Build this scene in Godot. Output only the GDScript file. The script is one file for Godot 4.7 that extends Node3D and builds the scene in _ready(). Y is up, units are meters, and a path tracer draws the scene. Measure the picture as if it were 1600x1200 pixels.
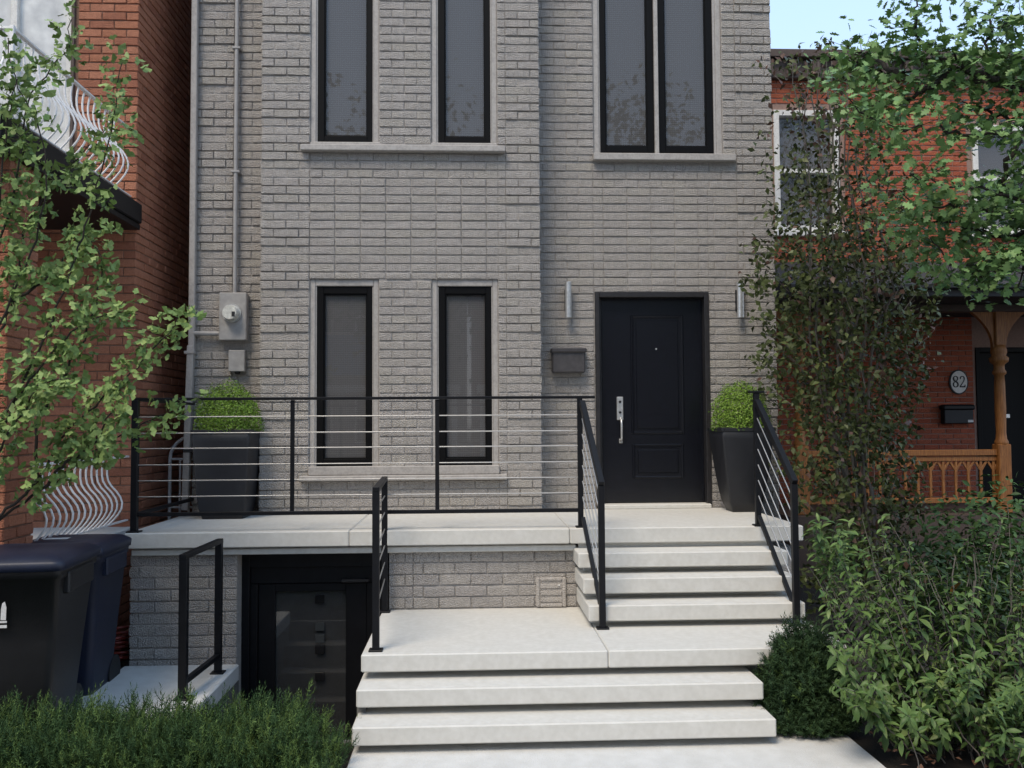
extends Node3D
# A grey painted brick row house with stone steps, seen from the pavement.
# x runs along the front, y up, z towards the street; the door wall stands at z = 0, the path at y = 0.

const EYE := Vector3(0.0, 1.945, 8.75)
const FOCAL := 1400.0          # in pixels of the 1600 x 1200 photograph
const COURSE := 0.0817         # painted brick, one course
const STRETCHER := 0.2385      # painted brick, one length
var look: Basis
var taken := {}
var rng := RandomNumberGenerator.new()
var M := {}
var T := {}

# ---------------------------------------------------------------- pixels to places
func ray(u: float, v: float) -> Vector3:
	return look * Vector3((u - 800.0) / FOCAL, -(v - 600.0) / FOCAL, -1.0)
func on_z(u: float, v: float, z: float) -> Vector3:
	var d := ray(u, v)
	return EYE + d * ((z - EYE.z) / d.z)
func on_y(u: float, v: float, y: float) -> Vector3:
	var d := ray(u, v)
	return EYE + d * ((y - EYE.y) / d.y)
func seen_at(p: Vector3) -> Vector2:
	var q := look.inverse() * (p - EYE)
	return Vector2(800.0 + FOCAL * q.x / -q.z, 600.0 - FOCAL * q.y / -q.z)

# ---------------------------------------------------------------- nodes
func numbered(parent: Node, called: String) -> String:
	var key := str(parent.get_instance_id()) + "/" + called
	var n: int = taken.get(key, 0)
	taken[key] = n + 1
	return called if n == 0 else "%s_%03d" % [called, n]
func tag(o: Node, label: String, category: String, group := "") -> void:
	o.set_meta("label", label)
	o.set_meta("category", category)
	if group != "":
		o.set_meta("group", group)
func thing(called: String, at: Vector3, label: String, category: String, group := "") -> Node3D:
	var o := Node3D.new()
	o.name = numbered(self, called)
	add_child(o)
	o.position = at
	tag(o, label, category, group)
	return o
func put(called: String, mesh: Mesh, mat: Material, parent: Node, xf := Transform3D()) -> MeshInstance3D:
	var o := MeshInstance3D.new()
	o.mesh = mesh
	if mat:
		o.material_override = mat
	o.name = numbered(parent, called)
	o.transform = xf
	parent.add_child(o)
	return o
func base_of(parent: Node) -> Vector3:   # where a part's own axes start, in world metres
	var at := Vector3.ZERO
	var n := parent
	while n != self and n is Node3D:
		at += (n as Node3D).position
		n = n.get_parent()
	return at
func obj(called: String, s: SurfaceTool, mat: Material, parent: Node) -> MeshInstance3D:
	# shapes are written in world metres; a part under a moved thing is brought back by the thing's place
	s.generate_normals()
	return put(called, s.commit(), mat, parent, Transform3D(Basis(), -base_of(parent)))
func structure(called: String, s: SurfaceTool, mat: Material) -> MeshInstance3D:
	var o := obj(called, s, mat, self)
	o.set_meta("kind", "structure")
	return o

# ---------------------------------------------------------------- shapes
func ST(smooth := false) -> SurfaceTool:
	var s := SurfaceTool.new()
	s.begin(Mesh.PRIMITIVE_TRIANGLES)
	s.set_smooth_group(1 if smooth else -1)
	return s
func tri(s: SurfaceTool, a: Vector3, b: Vector3, c: Vector3, out: Vector3) -> void:
	if (a - c).cross(a - b).dot(out) < 0.0:
		var t := b
		b = c
		c = t
	s.add_vertex(a)
	s.add_vertex(b)
	s.add_vertex(c)
func quad(s: SurfaceTool, a: Vector3, b: Vector3, c: Vector3, d: Vector3, out: Vector3) -> void:
	tri(s, a, b, c, out)
	tri(s, a, c, d, out)
func corner(ctr: Vector3, h: Vector3, ch: float, g: Vector3, axis: int) -> Vector3:
	var v := Vector3(g.x * (h.x - ch), g.y * (h.y - ch), g.z * (h.z - ch))
	v[axis] = g[axis] * h[axis]
	return ctr + v
func box(s: SurfaceTool, lo: Vector3, hi: Vector3, ch := 0.0, xf := Transform3D()) -> void:
	var ctr := (lo + hi) / 2.0
	var h := ((hi - lo) / 2.0).abs()
	ch = minf(ch, minf(h.x, minf(h.y, h.z)) * 0.9)
	for axis in 3:
		var a1 := (axis + 1) % 3
		var a2 := (axis + 2) % 3
		for sg in [-1.0, 1.0]:
			var q := []
			for w in [[-1, -1], [1, -1], [1, 1], [-1, 1]]:
				var g := Vector3.ZERO
				g[axis] = sg
				g[a1] = w[0]
				g[a2] = w[1]
				q.append(xf * corner(ctr, h, ch, g, axis))
			var o := Vector3.ZERO
			o[axis] = sg
			quad(s, q[0], q[1], q[2], q[3], xf.basis * o)
	if ch <= 0.0:
		return
	for axis in 3:
		var a1 := (axis + 1) % 3
		var a2 := (axis + 2) % 3
		for s1 in [-1.0, 1.0]:
			for s2 in [-1.0, 1.0]:
				var g0 := Vector3.ZERO
				g0[a1] = s1
				g0[a2] = s2
				var gm := g0
				gm[axis] = -1.0
				var gp := g0
				gp[axis] = 1.0
				quad(s, xf * corner(ctr, h, ch, gm, a1), xf * corner(ctr, h, ch, gp, a1), xf * corner(ctr, h, ch, gp, a2), xf * corner(ctr, h, ch, gm, a2), xf.basis * g0)
	for sx in [-1.0, 1.0]:
		for sy in [-1.0, 1.0]:
			for sz in [-1.0, 1.0]:
				var g := Vector3(sx, sy, sz)
				tri(s, xf * corner(ctr, h, ch, g, 0), xf * corner(ctr, h, ch, g, 1), xf * corner(ctr, h, ch, g, 2), xf.basis * g)
func bar(s: SurfaceTool, a: Vector3, b: Vector3, w: float, h: float, ch := 0.003, up := Vector3.UP) -> void:
	# a square bar from a to b, w across and h high
	var z := (b - a).normalized()
	var x := up.cross(z)
	if x.length() < 0.01:
		x = Vector3.RIGHT
	x = x.normalized()
	var y := z.cross(x)
	var l := (b - a).length()
	box(s, Vector3(-w / 2, -h / 2, 0), Vector3(w / 2, h / 2, l), ch, Transform3D(Basis(x, y, z), a))
func tube(s: SurfaceTool, pts: Array, r0: float, r1: float, n := 6, capped := true) -> void:
	var rings := []
	var x := Vector3.ZERO
	for i in pts.size():
		var d: Vector3 = (pts[mini(i + 1, pts.size() - 1)] - pts[maxi(i - 1, 0)]).normalized()
		if x == Vector3.ZERO:
			x = d.cross(Vector3(0.31, 0.92, 0.17)).normalized()
			if x.length() < 0.1:
				x = d.cross(Vector3.RIGHT).normalized()
		else:
			x = (x - d * x.dot(d)).normalized()
		var y := d.cross(x)
		var r := lerpf(r0, r1, float(i) / maxf(1.0, pts.size() - 1.0))
		var ring := []
		for k in n:
			var a := TAU * k / n
			ring.append(pts[i] + (x * cos(a) + y * sin(a)) * r)
		rings.append(ring)
	for i in pts.size() - 1:
		var mid: Vector3 = (pts[i] + pts[i + 1]) / 2.0
		for k in n:
			var k2 := (k + 1) % n
			quad(s, rings[i][k], rings[i][k2], rings[i + 1][k2], rings[i + 1][k], (rings[i][k] + rings[i][k2] + rings[i + 1][k]) / 3.0 - mid)
	if capped:
		s.set_smooth_group(2)
		for e in [0, pts.size() - 1]:
			var o: Vector3 = (pts[0] - pts[1]) if e == 0 else (pts[-1] - pts[-2])
			for k in range(1, n - 1):
				tri(s, rings[e][0], rings[e][k], rings[e][k + 1], o)
		s.set_smooth_group(1)
func loft(s: SurfaceTool, rings: Array, capped := true) -> void:
	for i in rings.size() - 1:
		var n: int = rings[i].size()
		var mid := Vector3.ZERO
		for p in rings[i]:
			mid += p / n
		for p in rings[i + 1]:
			mid += p / n
		mid /= 2.0
		for k in n:
			var k2 := (k + 1) % n
			quad(s, rings[i][k], rings[i][k2], rings[i + 1][k2], rings[i + 1][k], (rings[i][k] + rings[i][k2] + rings[i + 1][k2] + rings[i + 1][k]) / 4.0 - mid)
	if capped:
		for e in [0, rings.size() - 1]:
			var c := Vector3.ZERO
			var n: int = rings[e].size()
			for p in rings[e]:
				c += p / n
			var o: Vector3 = c - (rings[1][0] if e == 0 else rings[-2][0])
			o = (c - _centre(rings[1] if e == 0 else rings[-2]))
			for k in n:
				tri(s, c, rings[e][k], rings[e][(k + 1) % n], o)
func _centre(r: Array) -> Vector3:
	var c := Vector3.ZERO
	for p in r:
		c += p / r.size()
	return c
func round_rect(c: Vector3, hx: float, hz: float, rad: float, turn := 0.0, per := 3) -> Array:
	# a rounded rectangle that lies flat, round c
	var out := []
	rad = minf(rad, minf(hx, hz) * 0.98)
	var b := Basis(Vector3.UP, turn)
	for q in 4:
		var cx: float = (hx - rad) * [1, -1, -1, 1][q]
		var cz: float = (hz - rad) * [1, 1, -1, -1][q]
		for k in per + 1:
			var a := PI / 2 * (q + float(k) / per)
			out.append(c + b * Vector3(cx + rad * cos(a), 0, cz + rad * sin(a)))
	return out
func lathe(s: SurfaceTool, at: Vector3, prof: Array, n := 16) -> void:
	# prof: [radius, height] from bottom to top
	var rings := []
	for p in prof:
		var ring := []
		for k in n:
			ring.append(at + Vector3(cos(TAU * k / n) * p[0], p[1], sin(TAU * k / n) * p[0]))
		rings.append(ring)
	loft(s, rings)
func sheet(s: SurfaceTool, x0: float, x1: float, z0: float, z1: float, y: float) -> void:
	quad(s, Vector3(x0, y, z0), Vector3(x1, y, z0), Vector3(x1, y, z1), Vector3(x0, y, z1), Vector3.UP)
func wall_with_holes(s: SurfaceTool, x0: float, x1: float, y0: float, y1: float, z: float, deep: float, holes: Array) -> void:
	# a wall facing +z with rectangular openings [x0, x1, y0, y1] and their reveals
	var xs := [x0, x1]
	var ys := [y0, y1]
	for h in holes:
		for v in [h[0], h[1]]:
			if v > x0 and v < x1 and not xs.has(v): xs.append(v)
		for v in [h[2], h[3]]:
			if v > y0 and v < y1 and not ys.has(v): ys.append(v)
	xs.sort()
	ys.sort()
	for i in xs.size() - 1:
		for j in ys.size() - 1:
			var mx: float = (xs[i] + xs[i + 1]) / 2.0
			var my: float = (ys[j] + ys[j + 1]) / 2.0
			var inside := false
			for h in holes:
				if mx > h[0] and mx < h[1] and my > h[2] and my < h[3]: inside = true
			if not inside:
				quad(s, Vector3(xs[i], ys[j], z), Vector3(xs[i + 1], ys[j], z), Vector3(xs[i + 1], ys[j + 1], z), Vector3(xs[i], ys[j + 1], z), Vector3.BACK)
	for h in holes:
		var b := z - deep
		quad(s, Vector3(h[0], h[2], z), Vector3(h[0], h[3], z), Vector3(h[0], h[3], b), Vector3(h[0], h[2], b), Vector3.RIGHT)
		quad(s, Vector3(h[1], h[2], z), Vector3(h[1], h[3], z), Vector3(h[1], h[3], b), Vector3(h[1], h[2], b), Vector3.LEFT)
		quad(s, Vector3(h[0], h[2], z), Vector3(h[1], h[2], z), Vector3(h[1], h[2], b), Vector3(h[0], h[2], b), Vector3.UP)
		quad(s, Vector3(h[0], h[3], z), Vector3(h[1], h[3], z), Vector3(h[1], h[3], b), Vector3(h[0], h[3], b), Vector3.DOWN)

# ---------------------------------------------------------------- textures and materials
func noise_image(size: int, freq: float, octaves: int, sd: int, kind := FastNoiseLite.TYPE_SIMPLEX_SMOOTH) -> Image:
	var n := FastNoiseLite.new()
	n.noise_type = kind
	n.frequency = freq
	n.fractal_octaves = octaves
	n.seed = sd
	return n.get_seamless_image(size, size, false, false, 0.12)
func tone_texture(size: int, layers: Array, lo: Color, hi: Color) -> ImageTexture:
	# layers: [image, weight]; the mixed value runs from lo to hi
	var im := Image.create(size, size, true, Image.FORMAT_RGB8)
	for y in size:
		for x in size:
			var v := 0.0
			for l in layers:
				v += (l[0] as Image).get_pixel(x, y).r * l[1]
			im.set_pixel(x, y, lo.lerp(hi, clampf(v, 0.0, 1.0)))
	im.generate_mipmaps()
	return ImageTexture.create_from_image(im)
func bump(img: Image, strength: float) -> ImageTexture:
	var im := img.duplicate() as Image
	im.convert(Image.FORMAT_RGBA8)
	im.bump_map_to_normal_map(strength)
	im.generate_mipmaps()
	return ImageTexture.create_from_image(im)
func paint(c: Color, rough: float, tex = null, per_metre := 1.0, nrm = null, depth := 1.0, opts := {}) -> StandardMaterial3D:
	# c holds linear base colours
	var m := StandardMaterial3D.new()
	m.albedo_color = c.linear_to_srgb()
	m.roughness = rough
	m.metallic_specular = opts.get("spec", 0.5)
	m.metallic = opts.get("metal", 0.0)
	if tex:
		m.albedo_texture = tex
	if nrm:
		m.normal_enabled = true
		m.normal_texture = nrm
		m.normal_scale = depth
	if tex or nrm:
		m.uv1_triplanar = true
		m.uv1_world_triplanar = true
		m.uv1_scale = Vector3.ONE * per_metre
	if opts.get("vc", false):
		m.vertex_color_use_as_albedo = true
	if opts.has("back"):
		m.backlight_enabled = true
		m.backlight = opts.back
	return m
func leaf_mat(rough := 0.5, back := Color(0.10, 0.16, 0.03)) -> StandardMaterial3D:
	var m := paint(Color(1, 1, 1), rough, null, 1.0, null, 1.0, {"vc": true, "back": back, "spec": 0.35})
	m.cull_mode = BaseMaterial3D.CULL_DISABLED
	return m
func make_materials() -> void:
	var n_fine := noise_image(512, 0.055, 3, 11)
	var n_mid := noise_image(512, 0.016, 3, 12)
	var n_big := noise_image(512, 0.006, 3, 13)
	var n_grit := noise_image(512, 0.22, 2, 14)
	T.grain = tone_texture(512, [[n_fine, 0.45], [n_mid, 0.35], [n_grit, 0.25]], Color(0.80, 0.80, 0.80), Color(1.13, 1.12, 1.11))
	T.blotch = tone_texture(512, [[n_big, 0.6], [n_mid, 0.35], [n_grit, 0.1]], Color(0.76, 0.76, 0.77), Color(1.0, 1.0, 1.0))
	T.stone = tone_texture(512, [[n_big, 0.22], [n_mid, 0.28], [n_grit, 0.5]], Color(0.855, 0.85, 0.835), Color(1.01, 1.01, 1.01))
	T.dirt = tone_texture(512, [[n_fine, 0.5], [n_grit, 0.5]], Color(0.3, 0.28, 0.26), Color(1.0, 1.0, 1.0))
	T.rug = bump(noise_image(512, 0.06, 3, 21), 14.0)
	T.pits = bump(n_grit, 3.0)
	T.wave = bump(n_mid, 2.0)
	# wood: stretched noise
	var wood := Image.create(256, 256, true, Image.FORMAT_RGB8)
	for y in 256:
		for x in 256:
			var v := n_fine.get_pixel((x * 2) % 512, int(y / 6.0) % 512).r
			wood.set_pixel(x, y, Color(0.62, 0.56, 0.5).lerp(Color(1, 1, 1), v))
	wood.generate_mipmaps()
	T.wood = ImageTexture.create_from_image(wood)
	# woven screen behind the glass: a fine weave, flat print
	var weave := Image.create(64, 64, true, Image.FORMAT_RGB8)
	for y in 64:
		for x in 64:
			var v := 0.90 + 0.06 * sin(y * TAU / 8.0) + 0.03 * sin(x * TAU / 8.0)
			weave.set_pixel(x, y, Color(v, v, v))
	weave.generate_mipmaps()
	T.weave = ImageTexture.create_from_image(weave)

	M.grey_brick = paint(Color(0.475, 0.448, 0.425), 0.6, T.grain, 2.2, T.rug, 1.6, {"vc": true})
	M.grey_joint = paint(Color(0.45, 0.425, 0.404), 0.8, T.grain, 2.2, T.rug, 0.8)
	M.grey_paint = paint(Color(0.40, 0.379, 0.361), 0.5, T.grain, 1.1, T.wave, 0.25)
	M.grey_metal = paint(Color(0.44, 0.43, 0.42), 0.45, T.blotch, 2.0)
	M.black = paint(Color(0.009, 0.0095, 0.012), 0.45, T.blotch, 1.5, null, 1.0, {"spec": 0.35})
	M.frame_black = paint(Color(0.004, 0.004, 0.0045), 0.5, null, 1.0, null, 1.0, {"spec": 0.25})
	M.black_matt = paint(Color(0.012, 0.012, 0.015), 0.6, T.blotch, 1.5)
	M.door = paint(Color(0.006, 0.0068, 0.0115), 0.27, T.blotch, 2.5, T.wave, 0.12, {"spec": 0.5})
	M.jamb = paint(Color(0.03, 0.028, 0.03), 0.4, T.blotch, 2.5)
	M.steel = paint(Color(0.80, 0.80, 0.78), 0.4, T.blotch, 6.0, null, 1.0, {"metal": 0.75})
	M.rod = paint(Color(0.46, 0.455, 0.45), 0.42, null, 1.0, null, 1.0, {"metal": 0.85})
	M.stone = paint(Color(0.69, 0.68, 0.65), 0.75, T.stone, 2.1, T.pits, 0.4)
	M.concrete = paint(Color(0.70, 0.70, 0.69), 0.85, T.stone, 0.9, T.pits, 0.5)
	M.shaded_concrete = paint(Color(0.16, 0.16, 0.155), 0.9, T.grain, 1.2, T.pits, 0.6)  # concrete with the shade of the basement well put into its colour
	M.asphalt = paint(Color(0.055, 0.055, 0.058), 0.9, T.grain, 1.0, T.pits, 0.8)
	M.soil = paint(Color(0.045, 0.034, 0.026), 0.95, T.dirt, 2.0, T.pits, 1.5)
	M.glass = paint(Color(0.3, 0.32, 0.33), 0.015, null, 1.0, null, 1.0, {"spec": 1.0})
	M.glass.transparency = BaseMaterial3D.TRANSPARENCY_ALPHA
	M.glass.albedo_color.a = 0.02
	M.screen = paint(Color(0.098, 0.095, 0.098), 0.85, T.weave, 6.0)
	M.planter = paint(Color(0.016, 0.017, 0.022), 0.5, T.blotch, 2.0, T.pits, 0.15)
	M.plastic_black = paint(Color(0.014, 0.0135, 0.015), 0.5, T.blotch, 2.0, T.pits, 0.25)
	M.plastic_blue = paint(Color(0.011, 0.017, 0.042), 0.5, T.blotch, 2.0, T.pits, 0.25)
	M.white_print = paint(Color(0.72, 0.72, 0.71), 0.6, T.grain, 6.0)
	M.white_iron = paint(Color(0.86, 0.85, 0.85), 0.45, T.grain, 4.0)
	M.white_trim = paint(Color(0.72, 0.71, 0.68), 0.5, T.grain, 2.0)
	M.blind = paint(Color(0.88, 0.88, 0.85), 0.8, T.blotch, 1.0)
	M.orange_brick = paint(Color(0.43, 0.175, 0.10), 0.8, T.grain, 2.4, T.rug, 0.8, {"vc": true})
	M.orange_joint = paint(Color(0.24, 0.14, 0.10), 0.9, T.grain, 2.4, T.rug, 0.8)
	M.red_brick = paint(Color(0.43, 0.110, 0.050), 0.8, T.grain, 2.0, T.rug, 0.8, {"vc": true})
	M.red_joint = paint(Color(0.30, 0.20, 0.165), 0.9, T.grain, 2.0)
	M.brown = paint(Color(0.085, 0.06, 0.05), 0.7, T.grain, 1.5)
	M.roof = paint(Color(0.03, 0.03, 0.034), 0.85, T.grain, 1.5, T.pits, 1.0)
	M.wood = paint(Color(0.43, 0.185, 0.05), 0.55, T.wood, 2.0, T.wave, 0.4)
	M.bark = paint(Color(0.085, 0.07, 0.058), 0.9, T.dirt, 4.0, T.rug, 1.2)
	M.twig = paint(Color(0.13, 0.115, 0.10), 0.85, T.grain, 6.0)
	M.hose = paint(Color(0.23, 0.035, 0.025), 0.45)
	M.cream = paint(Color(0.62, 0.56, 0.45), 0.6, T.grain, 2.0)
	M.far_blue = paint(Color(0.10, 0.28, 0.50), 0.7, T.grain, 1.0)
	M.leaf = leaf_mat(0.5)
	M.leaf_gloss = leaf_mat(0.45, Color(0.06, 0.10, 0.02))
	M.needle = leaf_mat(0.7, Color(0.03, 0.05, 0.015))
	M.litter = leaf_mat(0.8, Color(0.05, 0.03, 0.01))
# ---------------------------------------------------------------- brickwork
func brick_mesh(w: float, h: float, deep: float, rough: float, tone: Color, sd: int) -> ArrayMesh:
	# origin in the middle of the face; rounded arrises and an uneven face
	var r := RandomNumberGenerator.new()
	r.seed = sd
	var s := ST(true)
	s.set_color(tone)
	var nx := 4
	var ny := 3
	var b := 0.0045
	var g := []
	for j in ny:
		var row := []
		for i in nx:
			row.append(Vector3(lerpf(-w / 2 + b, w / 2 - b, i / (nx - 1.0)) + r.randf_range(-1, 1) * 0.0015, lerpf(-h / 2 + b, h / 2 - b, j / (ny - 1.0)) + r.randf_range(-1, 1) * 0.0012, r.randf_range(-1, 1) * rough + (0.001 if j == 1 else 0.0)))
		g.append(row)
	for j in ny - 1:
		for i in nx - 1:
			quad(s, g[j][i], g[j][i + 1], g[j + 1][i + 1], g[j + 1][i], Vector3.BACK)
	var edge := []
	var inner := []
	for i in nx:
		inner.append(g[0][i])
	for j in range(1, ny):
		inner.append(g[j][nx - 1])
	for i in range(nx - 2, -1, -1):
		inner.append(g[ny - 1][i])
	for j in range(ny - 2, 0, -1):
		inner.append(g[j][0])
	for p in inner:
		edge.append(Vector3(clampf(p.x * (w / (w - 2 * b)), -w / 2, w / 2), clampf(p.y * (h / (h - 2 * b)), -h / 2, h / 2), -b * 1.2))
	var n := inner.size()
	s.set_smooth_group(-1)
	for k in n:
		var k2 := (k + 1) % n
		quad(s, inner[k], inner[k2], edge[k2], edge[k], (inner[k] + Vector3(0, 0, 0.02)))
	for k in n:
		var k2 := (k + 1) % n
		quad(s, edge[k], edge[k2], edge[k2] + Vector3(0, 0, -deep), edge[k] + Vector3(0, 0, -deep), Vector3(edge[k].x + edge[k2].x, (edge[k].y + edge[k2].y) * 3.0, 0))
	s.generate_normals()
	return s.commit()
func brick_set(w: float, h: float, rough: float, tones: Array, sd: int, deep := 0.024) -> Dictionary:
	var out := []
	for i in 12:
		out.append(brick_mesh(w, h, deep, rough, tones[i % tones.size()], sd + i))
	return {"w": w, "h": h, "meshes": out}
func cuts(x0: float, x1: float, from: float, step: float) -> Array:
	var out := [x0]
	var x := from + ceilf((x0 - from) / step) * step
	while x < x1:
		if x - x0 > 0.05 and x1 - x > 0.05:
			out.append(x)
		x += step
	out.append(x1)
	return out
func lay(list: Array, zone: Dictionary, L: float, C: float, y_from: float, joint: float) -> void:
	# zone: x0 x1 y0 y1 bond ("run" or "stack"), phase, quoin; adds [x, y, w, h, out] to the list
	var k0 := int(floor((zone.y0 - y_from) / C))
	var k1 := int(ceil((zone.y1 - y_from) / C))
	for k in range(k0, k1):
		var yb := maxf(y_from + k * C + joint / 2, zone.y0 + 0.002)
		var yt := minf(y_from + (k + 1) * C - joint / 2, zone.y1 - 0.002)
		if yt - yb < 0.02:
			continue
		var stacked: bool = zone.get("bond", "run") == "stack"
		var from: float = zone.get("phase", 0.0) + (0.0 if stacked or posmod(k, 2) == 0 else L / 2)
		var cc := cuts(zone.x0, zone.x1, from, L)
		for i in cc.size() - 1:
			var xa: float = cc[i] + (joint * 0.4 if i > 0 else 0.003)
			var xb: float = cc[i + 1] - (joint * 0.4 if i < cc.size() - 2 else 0.003)
			var o := 0.0
			if zone.get("quoin", 0) != 0:
				var deepc := posmod(k, 5) < 2
				o = -0.004 if deepc else 0.007
				if deepc and i == 0 and zone.quoin < 0:
					xa += 0.012
				if deepc and i == cc.size() - 2 and zone.quoin > 0:
					xb -= 0.012
			if xb - xa > 0.02:
				list.append([(xa + xb) / 2, (yb + yt) / 2, xb - xa, yt - yb, o])
func build_bricks(parent: Node3D, list: Array, bs: Dictionary, frame: Transform3D, mat: Material, singles: int) -> void:
	# the bricks that show largest become parts, the others are joined
	var r := RandomNumberGenerator.new()
	r.seed = 77 + list.size()
	var at := base_of(parent)
	var rest := ST()
	var any := false
	var order := []
	for i in list.size():
		var b: Array = list[i]
		var p: Vector3 = frame * Vector3(b[0], b[1], b[4])
		var q := seen_at(p)
		var shown := q.x > -20 and q.x < 1620 and q.y > -10 and q.y < 1210
		order.append([(0.0 if shown else 100.0) + (p - EYE).length() - b[2] * 8.0, i])
	order.sort_custom(func(a, b): return a[0] < b[0])
	for n in order.size():
		var b: Array = list[order[n][1]]
		var bas := Basis(Vector3.UP, r.randf_range(-0.008, 0.008)) * Basis(Vector3.RIGHT, r.randf_range(-0.02, 0.012)) * Basis(Vector3.BACK, r.randf_range(-0.006, 0.006))
		bas = bas.scaled_local(Vector3(b[2] / bs.w, b[3] / bs.h, 1.0))
		var xf := frame * Transform3D(bas, Vector3(b[0], b[1] + r.randf_range(-0.0018, 0.0018), b[4] + r.randf_range(-0.003, 0.003)))
		var mesh: Mesh = bs.meshes[r.randi() % bs.meshes.size()]
		if n < singles:
			put("brick", mesh, mat, parent, Transform3D(xf.basis, xf.origin - at))
		else:
			rest.append_from(mesh, 0, xf)
			any = true
	if any:
		var o := put("brickwork", rest.commit(), mat, parent, Transform3D(Basis(), -at))
		o.set_meta("kind", "stuff")
# ---------------------------------------------------------------- the grey house
func frame_ring(s: SurfaceTool, x0: float, x1: float, y0: float, y1: float, w: float, z0: float, z1: float, ch := 0.003) -> void:
	box(s, Vector3(x0, y0, z0), Vector3(x0 + w, y1, z1), ch)
	box(s, Vector3(x1 - w, y0, z0), Vector3(x1, y1, z1), ch)
	box(s, Vector3(x0 + w, y0, z0), Vector3(x1 - w, y0 + w, z1 - 0.002), ch)
	box(s, Vector3(x0 + w, y1 - w, z0), Vector3(x1 - w, y1, z1 - 0.002), ch)
func window(parent: Node3D, x0: float, x1: float, y0: float, y1: float, z: float, frame: Material, behind: Material, w := 0.066) -> void:
	# x0..y1: outside of the frame; z: its outer face
	var s := ST()
	frame_ring(s, x0, x1, y0, y1, w, z - 0.06, z)
	frame_ring(s, x0 + w - 0.004, x1 - w + 0.004, y0 + w - 0.004, y1 - w + 0.004, 0.016, z - 0.055, z - 0.014, 0.002)
	var o := obj("window", s, frame, parent)
	var g := ST()
	quad(g, Vector3(x0 + w, y0 + w, z - 0.026), Vector3(x1 - w, y0 + w, z - 0.026), Vector3(x1 - w, y1 - w, z - 0.026), Vector3(x0 + w, y1 - w, z - 0.026), Vector3.BACK)
	obj("pane", g, M.glass, o)
	var b := ST()
	box(b, Vector3(x0 + w - 0.01, y0 + w - 0.01, z - 0.052), Vector3(x1 - w + 0.01, y1 - w + 0.01, z - 0.047))
	obj("blind", b, behind, o)
func trim(parent: Node3D, x0: float, x1: float, y0: float, y1: float, w: float, top: float, z: float) -> void:
	# painted band round a window: jambs and, above a lower window, a head
	var s := ST()
	box(s, Vector3(x0, y0, z - 0.11), Vector3(x0 + w, y1, z - 0.024), 0.006)
	box(s, Vector3(x1 - w, y0, z - 0.11), Vector3(x1, y1, z - 0.024), 0.006)
	box(s, Vector3(x0 + w, y1 - top, z - 0.11), Vector3(x1 - w, y1, z - 0.026), 0.006)
	# a slim inner bead against the frame
	box(s, Vector3(x0 + w, y0, z - 0.11), Vector3(x0 + w + 0.012, y1 - top, z - 0.034), 0.004)
	box(s, Vector3(x1 - w - 0.012, y0, z - 0.11), Vector3(x1 - w, y1 - top, z - 0.034), 0.004)
	obj("window_trim", s, M.grey_paint, parent)
func sill(parent: Node3D, x0: float, x1: float, y0: float, y1: float, z: float, out: float) -> void:
	var s := ST()
	box(s, Vector3(x0, y0, z - 0.02), Vector3(x1, y1, z + out), 0.006)
	obj("window_sill", s, M.grey_paint, parent)
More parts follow.
